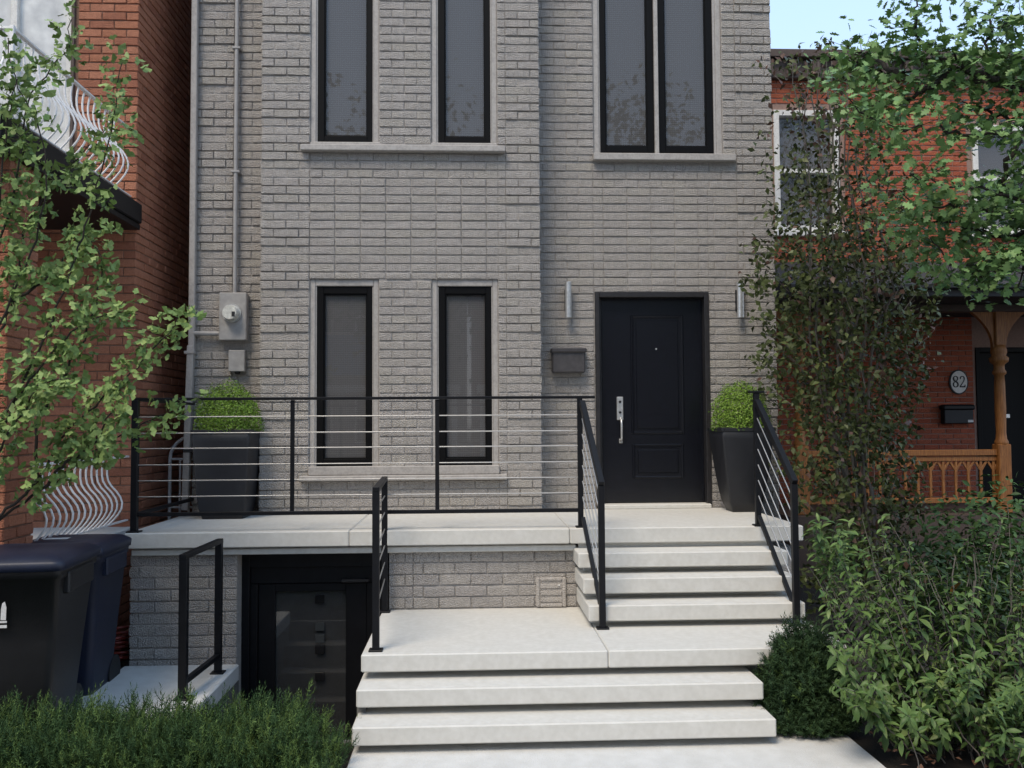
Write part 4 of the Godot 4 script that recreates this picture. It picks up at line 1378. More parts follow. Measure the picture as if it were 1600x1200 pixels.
func far_shrub(label: String, centre: Vector3, half: Vector3, count: int, sd: int, dark: Color, pale: Color) -> void:
	var r := RandomNumberGenerator.new()
	r.seed = sd
	var t := thing("garden_shrub", Vector3(centre.x, 0.0, centre.z), label, "shrub")
	var xfs := []
	var cols := []
	var lump := FastNoiseLite.new()
	lump.seed = sd
	lump.frequency = 1.1
	for i in count:
		var d := Vector3(r.randfn(), r.randfn(), r.randfn()).normalized()
		var q := pow(r.randf(), 0.35) * (1.0 + 0.35 * lump.get_noise_3dv(d * 2.0))
		var p := centre + d * half * q
		if p.y < 0.02: continue
		xfs.append(Transform3D(leaf_basis(d + Vector3(r.randfn(), r.randfn() + 0.8, r.randfn()) * 0.6, r).scaled(Vector3.ONE * r.randf_range(0.7, 1.3)), p))
		cols.append(dark.lerp(pale, r.randf()))
	cloud(t, "foliage", leaf_lance(0.085, 0.035, 0.3), xfs, cols, M.leaf)
	var wood := ST(true)
	for k in 9:
		tube(wood, [Vector3(centre.x + r.randfn() * 0.06, 0, centre.z), centre + Vector3(r.randfn() * half.x * 0.4, half.y * 0.4, r.randfn() * half.z * 0.4)], 0.012, 0.004, 5)
	obj("stem", wood, M.twig, t)
func litter() -> void:
	var r := RandomNumberGenerator.new()
	r.seed = 3
	var xfs := []
	var cols := []
	for i in 900:
		var p := Vector3(r.randf_range(2.38, 4.6), 0.012 + r.randf() * 0.02, r.randf_range(2.9, 5.2))
		xfs.append(Transform3D(leaf_basis(Vector3(r.randfn() * 0.4, 1, r.randfn() * 0.4), r).scaled(Vector3.ONE * r.randf_range(0.5, 1.1)), p))
		cols.append(Color(0.10, 0.05, 0.03).lerp(Color(0.26, 0.14, 0.09), r.randf()))
	var o := Node3D.new()
	var mm := MultiMesh.new()
	mm.transform_format = MultiMesh.TRANSFORM_3D
	mm.use_colors = true
	mm.mesh = leaf_oval(0.055, 0.034)
	mm.instance_count = xfs.size()
	for i in xfs.size():
		mm.set_instance_transform(i, xfs[i])
		mm.set_instance_color(i, cols[i])
	var mi := MultiMeshInstance3D.new()
	mi.multimesh = mm
	mi.material_override = M.litter
	mi.name = "leaf_litter"
	add_child(mi)
	mi.set_meta("kind", "stuff")
	tag(mi, "brown fallen leaves scattered on the soil beside the path", "leaves")
	o.free()
# ---------------------------------------------------------------- neighbours
func belly_baluster(a: Vector3, h: float, out: Vector3) -> SurfaceTool:
	var s := ST(true)
	var pts := []
	for k in 13:
		var f := k / 12.0
		var o := 0.115 * sin(clampf(f / 0.62, 0, 1) * PI) - 0.018 * sin(clampf((f - 0.62) / 0.38, 0, 1) * PI)
		pts.append(a + Vector3(0, h * f, 0) + out * o)
	tube(s, pts, 0.0085, 0.0085, 6)
	return s
func belly_railing(label: String, x: float, z0: float, z1: float, y0: float, y1: float, x_far: float) -> void:
	var t := thing("iron_railing", Vector3(x, y0, (z0 + z1) / 2), label, "railing", "white bellied iron railings of the left neighbour")
	var s := ST()
	bar(s, Vector3(x, y1, 0.5), Vector3(x, y1, z1), 0.035, 0.018)
	bar(s, Vector3(x, y0 + 0.06, 0.5), Vector3(x, y0 + 0.06, z1), 0.03, 0.014)
	obj("side_rail", s, M.white_iron, t)
	s = ST()
	bar(s, Vector3(x, y0, z1), Vector3(x, y1 + 0.02, z1), 0.03, 0.03, 0.003, Vector3.RIGHT)
	obj("post", s, M.white_iron, t)
	var n := int((z1 - z0) / 0.105)
	for k in n:
		obj("baluster", belly_baluster(Vector3(x, y0 + 0.06, z0 + 0.05 + k * 0.105), y1 - y0 - 0.06, Vector3.RIGHT), M.white_iron, t)
	# front run
	s = ST()
	bar(s, Vector3(x, y1, z1), Vector3(x_far, y1, z1), 0.035, 0.018)
	bar(s, Vector3(x, y0 + 0.06, z1), Vector3(x_far, y0 + 0.06, z1), 0.03, 0.014)
	obj("front_rail", s, M.white_iron, t)
	n = int((x - x_far) / 0.105)
	for k in n:
		obj("baluster", belly_baluster(Vector3(x - 0.06 - k * 0.105, y0 + 0.06, z1), y1 - y0 - 0.06, Vector3.BACK), M.white_iron, t)
func left_house() -> void:
	var X := -3.05
	var Z := 0.5
	var h := thing("orange_brick_house", Vector3(X - 2.0, 0, -3.0), "orange red brick house with a black roofed porch and balcony", "house")
	var win := [-4.75, -3.655, 4.35, 6.9]
	var s := ST()
	wall_with_holes(s, -8.5, X - 0.004, -0.3, 8.0, Z - 0.010, 0.12, [win])
	var front := obj("front_wall", s, M.orange_joint, h)
	s = ST()
	box(s, Vector3(-8.5, -0.3, -9.0), Vector3(X - 0.01, 8.0, Z - 0.14))
	quad(s, Vector3(X - 0.01, -0.3, Z - 0.14), Vector3(X - 0.01, 8.0, Z - 0.14), Vector3(X - 0.01, 8.0, Z - 0.012), Vector3(X - 0.01, -0.3, Z - 0.012), Vector3.RIGHT)
	var body := obj("house_body", s, M.orange_joint, h)
	s = ST()
	box(s, Vector3(-8.6, 8.0, -9.1), Vector3(X + 0.1, 8.25, Z + 0.3), 0.01)
	obj("roof", s, M.roof, h)
	var tones := [Color(1, 1, 1), Color(0.86, 0.80, 0.78), Color(1.15, 1.15, 1.1), Color(0.95, 0.9, 0.85), Color(1.08, 1.2, 1.25), Color(0.78, 0.7, 0.68)]
	var L := 0.222
	var C := 0.079
	var bs := brick_set(L - 0.010, C - 0.010, 0.003, tones, 500)
	var list := []
	lay(list, {"x0": win[1] + 0.06, "x1": X, "y0": 0.6, "y1": 8.0, "phase": X - L * 0.5}, L, C, 0.0, 0.010)
	lay(list, {"x0": -8.0, "x1": win[0] - 0.06, "y0": win[2] - 0.08, "y1": 8.0, "phase": X - L * 0.5}, L, C, 0.0, 0.010)
	lay(list, {"x0": -8.0, "x1": win[1] + 0.06, "y0": 0.6, "y1": win[2] - 0.08, "phase": X - L * 0.5}, L, C, 0.0, 0.010)
	build_bricks(front, list, bs, Transform3D(Basis(), Vector3(0, 0, Z)), M.orange_brick, 300)
	list = []
	lay(list, {"x0": 0.0, "x1": 4.2, "y0": -0.2, "y1": 8.0, "phase": 0.11}, L, C, 0.0, 0.010)
	build_bricks(body, list, bs, Transform3D(Basis(Vector3.UP, PI / 2), Vector3(X, 0, Z - 0.005)), M.orange_brick, 0)
	# upper balcony door with white blinds
	s = ST()
	frame_ring(s, win[0], win[1], win[2], win[3], 0.05, Z - 0.11, Z - 0.01)
	box(s, Vector3(-4.22, win[2] + 0.05, Z - 0.09), Vector3(-4.16, win[3] - 0.05, Z - 0.03), 0.004)
	var w := obj("balcony_window", s, M.white_trim, h)
	s = ST()
	box(s, Vector3(win[0] + 0.05, win[2] + 0.05, Z - 0.10), Vector3(win[1] - 0.05, win[3] - 0.05, Z - 0.085))
	obj("blind", s, M.blind, w)
	s = ST()
	quad(s, Vector3(win[0] + 0.05, win[2] + 0.05, Z - 0.06), Vector3(win[1] - 0.05, win[2] + 0.05, Z - 0.06), Vector3(win[1] - 0.05, win[3] - 0.05, Z - 0.06), Vector3(win[0] + 0.05, win[3] - 0.05, Z - 0.06), Vector3.BACK)
	obj("pane", s, M.glass, w)
	s = ST()
	frame_ring(s, win[0] - 0.03, win[1] + 0.03, win[2] - 0.03, win[3] + 0.03, 0.03, Z - 0.02, Z + 0.015)
	obj("window_casing", s, M.brown, h)
	# porch: floor on a brick base, pier, black roof
	s = ST()
	box(s, Vector3(-7.5, -0.3, Z), Vector3(X - 0.012, 0.98, 2.70))
	var pb := obj("porch_base", s, M.orange_joint, h)
	list = []
	lay(list, {"x0": -2.7, "x1": -Z, "y0": 0.0, "y1": 0.98, "phase": -0.6}, L, C, 0.0, 0.010)
	build_bricks(pb, list, bs, Transform3D(Basis(Vector3.UP, PI / 2), Vector3(X, 0, 0)), M.orange_brick, 0)
	list = []
	lay(list, {"x0": -7.4, "x1": X, "y0": 0.0, "y1": 0.98, "phase": X - 0.11}, L, C, 0.0, 0.010)
	build_bricks(pb, list, bs, Transform3D(Basis(), Vector3(0, 0, 2.712)), M.orange_brick, 0)
	s = ST()
	box(s, Vector3(-7.5, 0.98, Z - 0.02), Vector3(X + 0.03, 1.05, 2.76), 0.006)
	obj("porch_floor", s, M.concrete, h)
	s = ST()
	box(s, Vector3(X - 0.40, 1.05, 2.34), Vector3(X - 0.012, 3.80, 2.72))
	var pier := obj("porch_pier", s, M.orange_joint, h)
	list = []
	lay(list, {"x0": -2.732, "x1": -2.33, "y0": 1.05, "y1": 3.80, "phase": -2.44}, L, C, 0.02, 0.010)
	build_bricks(pier, list, bs, Transform3D(Basis(Vector3.UP, PI / 2), Vector3(X, 0, 0)), M.orange_brick, 120)
	list = []
	lay(list, {"x0": X - 0.41, "x1": X, "y0": 1.05, "y1": 3.80, "phase": X - 0.11}, L, C, 0.02, 0.010)
	build_bricks(pier, list, bs, Transform3D(Basis(), Vector3(0, 0, 2.732)), M.orange_brick, 120)
	s = ST()
	# soffit slopes up from the eave; deep black fascia
	box(s, Vector3(-7.6, 3.78, Z), Vector3(X + 0.02, 3.99, 2.90), 0.01)
	obj("porch_roof", s, M.black_matt, h)
	s = ST()
	box(s, Vector3(-7.6, 3.74, Z), Vector3(X + 0.035, 3.79, 2.93), 0.004)
	box(s, Vector3(X + 0.02, 3.79, Z + 0.02), Vector3(X + 0.06, 3.97, 2.96), 0.01)
	box(s, Vector3(-7.6, 3.79, 2.90), Vector3(X + 0.02, 3.97, 2.96), 0.01)
	obj("porch_fascia", s, M.black, h)
	belly_railing("white bellied iron railing of the balcony above the black porch roof", X - 0.06, 0.80, 2.62, 3.99, 4.66, -6.0)
	belly_railing("white bellied iron railing of the lower porch behind the bins", X - 0.05, 0.86, 2.33, 1.05, 1.68, X - 0.07)
	# arched metal gate in the lane
	var g := thing("lane_gate", Vector3(-2.86, 0.3, -0.4), "grey arched metal gate in the narrow lane between the houses", "gate")
	s = ST(true)
	var pts := [Vector3(-3.02, 0.3, -0.4), Vector3(-3.02, 1.55, -0.4)]
	for k in 7:
		var a := PI - PI / 2 * k / 6.0
		pts.append(Vector3(-2.79 + cos(a) * 0.23, 1.62 + sin(a) * 0.23, -0.4))
	pts.append(Vector3(-2.70, 1.85, -0.4))
	tube(s, pts, 0.017, 0.017, 8)
	obj("arch", s, M.white_iron, g)
	for x in [-2.92, -2.83, -2.74]:
		s = ST(true)
		tube(s, [Vector3(x, 0.3, -0.4), Vector3(x, 1.62, -0.4)], 0.011, 0.011, 6)
		obj("bar", s, M.white_iron, g)
	for y in [1.62, 1.14, 0.5]:
		s = ST(true)
		tube(s, [Vector3(-3.02, y, -0.4), Vector3(-2.70, y, -0.4)], 0.012, 0.012, 6)
		obj("crossbar", s, M.white_iron, g)
func right_house() -> void:
	var Z := -4.2
	var h := thing("red_brick_house", Vector3(7.0, 0, -7.0), "red brick house with a carved wooden porch and oval number sign", "house")
	var wins := [[4.50, 5.49, 4.78, 6.60], [7.52, 8.55, 4.78, 6.40]]
	var door := [7.48, 8.42, 0.75, 3.05]
	var s := ST()
	wall_with_holes(s, 3.2, 11.0, -0.3, 7.05, Z - 0.010, 0.14, wins + [door])
	var wall := obj("front_wall", s, M.red_joint, h)
	s = ST()
	box(s, Vector3(3.2, -0.3, -12.0), Vector3(11.0, 7.3, Z - 0.16))
	obj("house_body", s, M.red_joint, h)
	s = ST()
	box(s, Vector3(3.1, 7.05, -12.1), Vector3(11.1, 7.33, Z + 0.10), 0.01)
	box(s, Vector3(3.05, 7.33, -12.1), Vector3(11.15, 7.45, Z + 0.2), 0.01)
	obj("cornice", s, M.brown, h)
	for k in 22:
		s = ST()
		box(s, Vector3(3.3 + k * 0.35, 7.09, Z + 0.10), Vector3(3.42 + k * 0.35, 7.31, Z + 0.17), 0.006)
		obj("cornice_bracket", s, M.brown, h)
	var tones := [Color(1, 1, 1), Color(0.85, 0.8, 0.8), Color(1.2, 1.15, 1.1), Color(0.95, 0.85, 0.85), Color(1.1, 1.3, 1.35)]
	var L := 0.222
	var C := 0.077
	var bs := brick_set(L - 0.012, C - 0.012, 0.002, tones, 700)
	var list := []
	for z in [[3.9, 4.42, 4.2, 7.05], [4.42, 5.57, 6.70, 7.05], [4.42, 5.57, 4.2, 4.70], [5.57, 7.44, 4.2, 7.05], [7.44, 8.63, 6.5, 7.05], [7.44, 8.63, 4.2, 4.7], [8.63, 11.0, 4.2, 7.05], [8.44, 11.0, 0.0, 4.2], [3.3, 3.9, 4.2, 7.05], [4.2, 7.44, 0.75, 3.8]]:
		lay(list, {"x0": z[0], "x1": z[1], "y0": z[2], "y1": z[3], "phase": 4.0}, L, C, 0.0, 0.012)
	build_bricks(wall, list, bs, Transform3D(Basis(), Vector3(0, 0, Z)), M.red_brick, 300)
	for w in wins:
		s = ST()
		frame_ring(s, w[0], w[1], w[2], w[3], 0.085, Z - 0.12, Z + 0.02)
		box(s, Vector3(w[0] + 0.085, (w[2] + w[3]) / 2 - 0.03, Z - 0.1), Vector3(w[1] - 0.085, (w[2] + w[3]) / 2 + 0.03, Z - 0.01), 0.004)
		box(s, Vector3(w[0] - 0.08, w[2] - 0.08, Z - 0.02), Vector3(w[1] + 0.08, w[2] - 0.002, Z + 0.07), 0.006)
		var o := obj("window", s, M.white_trim, h)
		s = ST()
		quad(s, Vector3(w[0] + 0.08, w[2] + 0.08, Z - 0.07), Vector3(w[1] - 0.08, w[2] + 0.08, Z - 0.07), Vector3(w[1] - 0.08, w[3] - 0.08, Z - 0.07), Vector3(w[0] + 0.08, w[3] - 0.08, Z - 0.07), Vector3.BACK)
		obj("pane", s, M.glass, o)
		s = ST()
		box(s, Vector3(w[0] + 0.05, w[2] + 0.05, Z - 0.13), Vector3(w[1] - 0.05, w[3] - 0.05, Z - 0.12))
		obj("screen", s, M.screen, o)
	s = ST()
	box(s, Vector3(door[0], door[2], Z - 0.13), Vector3(door[1], door[3], Z - 0.08), 0.004)
	frame_ring(s, door[0], door[1], door[2], door[3], 0.07, Z - 0.08, Z + 0.01)
	obj("front_door", s, M.frame_black, h)
	s = ST()
	box(s, Vector3(7.86, 2.0, Z - 0.08), Vector3(8.02, 2.06, Z - 0.065), 0.004)
	obj("letter_plate", s, M.steel, h)
	# porch floor and roof
	s = ST()
	box(s, Vector3(4.05, -0.3, Z), Vector3(9.5, 0.75, -2.55))
	obj("porch_floor", s, M.brown, h)
	s = ST()
	var e := -1.95
	quad(s, Vector3(3.9, 4.32, Z), Vector3(9.6, 4.32, Z), Vector3(9.6, 3.62, e), Vector3(3.9, 3.62, e), Vector3.UP)
	quad(s, Vector3(3.9, 3.50, Z), Vector3(9.6, 3.50, Z), Vector3(9.6, 3.50, e), Vector3(3.9, 3.50, e), Vector3.DOWN)
	quad(s, Vector3(3.9, 3.50, Z), Vector3(3.9, 4.32, Z), Vector3(3.9, 3.62, e), Vector3(3.9, 3.50, e), Vector3.LEFT)
	quad(s, Vector3(9.6, 3.50, Z), Vector3(9.6, 4.32, Z), Vector3(9.6, 3.62, e), Vector3(9.6, 3.50, e), Vector3.RIGHT)
	quad(s, Vector3(3.9, 3.62, e), Vector3(9.6, 3.62, e), Vector3(9.6, 3.62, e), Vector3(3.9, 3.62, e), Vector3.BACK)
	obj("porch_roof", s, M.roof, h)
	s = ST()
	box(s, Vector3(3.88, 3.48, e + 0.002), Vector3(9.62, 3.60, e + 0.03), 0.006)
	box(s, Vector3(3.85, 3.57, e + 0.03), Vector3(9.65, 3.63, e + 0.12), 0.01)
	obj("gutter", s, M.black_matt, h)
	s = ST()
	box(s, Vector3(4.05, 3.40, -2.90), Vector3(9.5, 3.499, -2.74), 0.006)
	obj("porch_beam", s, M.brown, h)
	for x in [4.30, 7.0]: wooden_post(h, x, -2.82)
	# balustrade of sawn boards
	s = ST()
	box(s, Vector3(4.38, 1.50, -2.86), Vector3(6.92, 1.58, -2.78), 0.008)
	box(s, Vector3(4.38, 0.88, -2.86), Vector3(6.92, 0.95, -2.78), 0.008)
	box(s, Vector3(4.38, 1.43, -2.84), Vector3(6.92, 1.49, -2.80), 0.004)
	obj("balustrade_rail", s, M.wood, h)
	for k in 15:
		var x := 4.5 + k * 0.17
		s = ST()
		box(s, Vector3(x - 0.018, 0.95, -2.832), Vector3(x + 0.018, 1.43, -2.808), 0.003)
		bar(s, Vector3(x, 1.30, -2.82), Vector3(x - 0.075, 1.425, -2.82), 0.02, 0.03)
		bar(s, Vector3(x, 1.30, -2.82), Vector3(x + 0.075, 1.425, -2.82), 0.02, 0.03)
		obj("fretwork", s, M.wood, h)
	# number sign
	var ns := thing("number_sign", Vector3(7.205, 2.535, Z), "white oval house number sign reading 82 beside the dark door", "sign")
	for a in [[0.145, 0.185, 0.0, 0.02, M.black_matt, "rim"], [0.125, 0.165, 0.02, 0.026, M.white_trim, "plate"]]:
		s = ST(true)
		var rings := []
		for z in [a[2], a[3]]:
			var ring := []
			for k in 28: ring.append(Vector3(7.205 + cos(TAU * k / 28) * a[0], 2.535 + sin(TAU * k / 28) * a[1], Z + z))
			rings.append(ring)
		s.set_smooth_group(-1)
		loft(s, rings)
		obj(a[5], s, a[4], ns)
	var tm := TextMesh.new()
	var f := SystemFont.new()
	f.font_names = PackedStringArray(["Droid Serif"])
	tm.font = f
	tm.text = "82"
	tm.font_size = 64
	tm.pixel_size = 0.0030
	tm.depth = 0.006
	put("number", tm, M.black_matt, ns, Transform3D(Basis().scaled(Vector3(1.0, 1.2, 1.0)), Vector3(0, 0, 0.029)))
	var mb := thing("neighbour_mailbox", Vector3(7.14, 1.92, Z), "black wall mailbox under the oval number sign", "mailbox")
	s = ST()
	box(s, Vector3(6.92, 1.92, Z), Vector3(7.36, 2.13, Z + 0.12), 0.012)
	obj("body", s, M.black_matt, mb)
	s = ST()
	box(s, Vector3(6.90, 2.12, Z), Vector3(7.38, 2.20, Z + 0.14), 0.02)
	obj("lid", s, M.black, mb)
	s = ST()
	box(s, Vector3(7.27, 1.94, Z + 0.12), Vector3(7.35, 1.975, Z + 0.125))
	obj("name_plate", s, M.white_print, mb)
func wooden_post(h: Node3D, x: float, z: float) -> void:
	var s := ST()
	box(s, Vector3(x - 0.085, 0.75, z - 0.085), Vector3(x + 0.085, 1.65, z + 0.085), 0.012)
	box(s, Vector3(x - 0.07, 2.95, z - 0.07), Vector3(x + 0.07, 3.47, z + 0.07), 0.012)
	var o := obj("wooden_post", s, M.wood, h)
	s = ST(true)
	lathe(s, Vector3(x, 0, z), [[0.082, 1.62], [0.088, 1.68], [0.07, 1.72], [0.062, 1.80], [0.070, 2.1], [0.066, 2.45], [0.06, 2.56], [0.085, 2.58], [0.085, 2.61], [0.066, 2.64], [0.066, 2.70], [0.115, 2.74], [0.120, 2.79], [0.085, 2.82], [0.10, 2.86], [0.10, 2.90], [0.08, 2.96]], 16)
	obj("turned_shaft", s, M.wood, o)
	for sg in [-1.0, 1.0]:
		s = ST()
		# a bracket that sweeps out under the beam
		var n := 9
		for k in n:
			var f0 := k / float(n)
			var f1 := (k + 1) / float(n)
			var w0 := 0.02 + 0.36 * pow(f0, 2.2)
			var w1 := 0.02 + 0.36 * pow(f1, 2.2)
			var y0 := 2.93 + 0.53 * f0
			var y1 := 2.93 + 0.53 * f1
			var a: float = x + sg * 0.07
			var g := [Vector3(a, y0, 0), Vector3(a + sg * w0, y0, 0), Vector3(a + sg * w1, y1, 0), Vector3(a, y1, 0)]
			for zz in [[z + 0.03, Vector3.BACK], [z - 0.03, Vector3.FORWARD]]:
				var v := Vector3(0, 0, zz[0])
				quad(s, g[0] + v, g[1] + v, g[2] + v, g[3] + v, zz[1])
			quad(s, g[1] + Vector3(0, 0, z - 0.03), g[1] + Vector3(0, 0, z + 0.03), g[2] + Vector3(0, 0, z + 0.03), g[2] + Vector3(0, 0, z - 0.03), Vector3(sg, -0.6, 0))
		obj("bracket", s, M.wood, o)
# ---------------------------------------------------------------- bins and hose
func bin(called: String, at: Vector3, turn: float, w: float, d: float, h: float, mat: Material, label: String) -> Node3D:
	# built round the origin, front towards +z, then turned
	var t := Node3D.new()
	t.name = numbered(self, called)
	add_child(t)
	tag(t, label, "bin", "wheelie bins beside the porch")
	var s := ST(true)
	var rings := []
	for a in [[0.05, 0.70, 0.68], [0.10, 0.72, 0.70], [h * 0.55, 0.85, 0.84], [h - 0.13, 0.955, 0.95], [h - 0.125, 0.99, 0.985], [h - 0.06, 1.0, 1.0]]:
		rings.append(round_rect(Vector3(0, a[0], -0.02 * (1.0 - a[1])), w / 2 * a[1], d / 2 * a[2], 0.05, 0.0, 3))
	loft(s, rings)
	obj("body", s, mat, t)
	s = ST(true)
	rings = []
	for a in [[h - 0.075, 1.05], [h - 0.03, 1.06], [h - 0.018, 1.03], [h + 0.008, 0.90], [h + 0.022, 0.6]]:
		rings.append(round_rect(Vector3(0, a[0], 0.012), w / 2 * a[1], d / 2 * a[1], 0.06, 0.0, 4))
	loft(s, rings)
	obj("lid", s, M.plastic_blue, t)
	s = ST(true)
	tube(s, [Vector3(-w * 0.4, h - 0.09, -d / 2 - 0.02), Vector3(-w * 0.4, h - 0.06, -d / 2 - 0.09), Vector3(w * 0.4, h - 0.06, -d / 2 - 0.09), Vector3(w * 0.4, h - 0.09, -d / 2 - 0.02)], 0.018, 0.018, 8)
	obj("handle", s, mat, t)
	for sx in [-1, 1]:
		s = ST(true)
		tube(s, [Vector3(sx * (w * 0.30), 0.125, -d * 0.36), Vector3(sx * (w * 0.30 + 0.05), 0.125, -d * 0.36)], 0.125, 0.125, 20)
		obj("wheel", s, M.black_matt, t)
		# moulded ribs on the sides
		s = ST()
		box(s, Vector3(sx * w * 0.475 - 0.02, h * 0.80, -d * 0.3), Vector3(sx * w * 0.475 + 0.03, h - 0.10, d * 0.34), 0.01)
		obj("side_grip", s, mat, t)
	s = ST()
	box(s, Vector3(-w * 0.3, 0.0, d * 0.2), Vector3(w * 0.3, 0.055, d * 0.30), 0.008)
	obj("foot", s, mat, t)
	t.transform = Transform3D(Basis(Vector3.UP, turn), at)
	return t
func bins() -> void:
	var b := bin("wheelie_bin", Vector3(-2.86, 0.0, 2.90), 0.10, 0.74, 0.74, 1.165, M.plastic_black, "black wheelie bin with a white skyline mark on its front")
	# white mark: towers over a bar
	var s := ST()
	var zf := 0.74 / 2 * 0.95 + 0.004
	var c := Vector3(-0.045, 0.86, zf)
	var shapes := [
		[[0.075, -0.055], [0.105, -0.055], [0.108, 0.02], [0.100, 0.055], [0.085, 0.045], [0.078, 0.01]],
		[[0.018, -0.055], [0.055, -0.055], [0.055, -0.03], [0.040, -0.02], [0.040, 0.0], [0.055, 0.01], [0.052, 0.03], [0.024, 0.028]],
		[[-0.06, -0.055], [-0.02, -0.055], [-0.018, 0.05], [-0.045, 0.06], [-0.062, 0.02]],
		[[-0.10, -0.072], [0.11, -0.072], [0.11, -0.060], [-0.10, -0.060]],
		[[-0.10, -0.102], [0.11, -0.102], [0.11, -0.084], [-0.10, -0.084]],
	]
	for sh in shapes:
		var o := Vector3.ZERO
		for p in sh: o += Vector3(p[0], p[1], 0) / sh.size()
		for i in sh.size():
			var j: int = (i + 1) % sh.size()
			var tilt := func(p): return c + Vector3(p[0], p[1], p[1] * 0.055)
			tri(s, tilt.call([o.x, o.y]), tilt.call(sh[i]), tilt.call(sh[j]), Vector3.BACK)
	s.generate_normals()
	put("skyline_mark", s.commit(), M.white_print, b)
	var b2 := bin("wheelie_bin", Vector3(-2.885, 0.0, 2.10), 0.06, 0.62, 0.66, 1.13, M.plastic_blue, "dark blue wheelie bin standing behind the black bin")
	s = ST()
	box(s, Vector3(-0.16, 1.13 + 0.0195, 0.02), Vector3(0.0, 1.13 + 0.0235, 0.10))
	s.generate_normals()
	put("lid_label", s.commit(), M.white_print, b2)
	# red hose heaped against the base wall
	var hs := thing("garden_hose", Vector3(-2.80, 0.0, 1.62), "loose coil of red hose on the ground beside the brick pier", "hose")
	s = ST(true)
	var r := RandomNumberGenerator.new()
	r.seed = 8
	var pts := []
	for k in 150:
		var a := k * 0.28
		var q := 0.12 + 0.025 * sin(k * 0.13)
		pts.append(Vector3(-2.835 + cos(a) * q * 0.9 + sin(k * 0.06) * 0.02, 0.02 + k * 0.0017 + 0.05 * (1 + sin(a * 1.0 + 0.6)), 1.33 + sin(a) * q + sin(k * 0.09) * 0.03))
	tube(s, pts, 0.011, 0.011, 6)
	obj("hose_coil", s, M.hose, hs)
# ---------------------------------------------------------------- ground and street
func ground() -> void:
	var s := ST()
	# one sheet round the basement well
	sheet(s, -60, -1.87, -60, 90, -0.03)
	sheet(s, -0.69, 60, -60, 90, -0.03)
	sheet(s, -1.87, -0.69, -60, 0.4, -0.03)
	sheet(s, -1.87, -0.69, 3.02, 90, -0.03)
	structure("ground", s, M.soil)
	s = ST()
	box(s, Vector3(-0.72, -0.2, 2.9), Vector3(2.335, 0.0, 7.4), 0.008)
	structure("front_path", s, M.concrete)
	s = ST()
	box(s, Vector3(-40, -0.2, 7.41), Vector3(40, 0.02, 9.9), 0.01)
	structure("pavement", s, M.concrete)
	s = ST()
	box(s, Vector3(-40, -0.3, 9.9), Vector3(40, 0.02, 10.06), 0.015)
	structure("kerb", s, M.concrete)
	s = ST()
	sheet(s, -40, 40, 10.06, 19.0, -0.02)
	structure("road", s, M.asphalt)
	s = ST()
	box(s, Vector3(-40, -0.2, 19.0), Vector3(40, 0.10, 21.2), 0.01)
	structure("far_pavement", s, M.concrete)
func street_houses() -> void:
	# the other side of the street, which the windows mirror
	var tones := [Color(0.30, 0.12, 0.08), Color(0.34, 0.30, 0.26), Color(0.26, 0.10, 0.07), Color(0.40, 0.36, 0.32)]
	var say := ["dark red brick house across the street at the near row end", "beige rendered house across the street with a blue balcony", "brown brick house across the street with white cornice", "pale stucco house across the street at the row end"]
	for i in 4:
		var x0 := -14.0 + i * 7.0
		var z := 25.0
		var h := thing("street_house", Vector3(x0 + 3.4, 0, z + 4), say[i], "house", "houses across the street")
		var s := ST()
		box(s, Vector3(x0, -0.2, z), Vector3(x0 + 6.8, 7.0 + 0.5 * (i % 2), z + 8))
		obj("wall", s, paint(tones[i], 0.85, T.grain, 1.0, T.rug, 0.6), h)
		s = ST()
		box(s, Vector3(x0 - 0.15, 7.0 + 0.5 * (i % 2), z - 0.3), Vector3(x0 + 6.95, 7.35 + 0.5 * (i % 2), z + 8.2), 0.02)
		obj("roof", s, M.white_trim if i % 2 == 0 else M.brown, h)
		for k in 3:
			for row in 2:
				s = ST()
				frame_ring(s, x0 + 0.7 + k * 2.0, x0 + 1.9 + k * 2.0, 1.3 + row * 3.0, 3.0 + row * 3.0, 0.08, z - 0.05, z + 0.02)
				var o := obj("window", s, M.white_trim, h)
				s = ST()
				box(s, Vector3(x0 + 0.78 + k * 2.0, 1.38 + row * 3.0, z - 0.02), Vector3(x0 + 1.82 + k * 2.0, 2.92 + row * 3.0, z - 0.004))
				obj("pane", s, M.black, o)
		s = ST()
		box(s, Vector3(x0 + 0.2, 3.1, z - 2.0), Vector3(x0 + 6.6, 3.35, z - 0.002), 0.02)
		box(s, Vector3(x0 + 0.3, 0.0, z - 1.9), Vector3(x0 + 0.5, 3.1, z - 1.7), 0.01)
		box(s, Vector3(x0 + 6.3, 0.0, z - 1.9), Vector3(x0 + 6.5, 3.1, z - 1.7), 0.01)
		obj("porch", s, M.white_trim, h)
		if i == 1:
			s = ST()
			box(s, Vector3(x0 + 0.4, 3.7, z - 1.95), Vector3(x0 + 4.4, 5.1, z - 1.85), 0.01)
			obj("balcony_front", s, M.far_blue, h)
			s = ST()
			box(s, Vector3(x0 + 0.35, 5.1, z - 1.98), Vector3(x0 + 4.45, 5.2, z - 1.82), 0.01)
			obj("balcony_rail", s, M.white_trim, h)
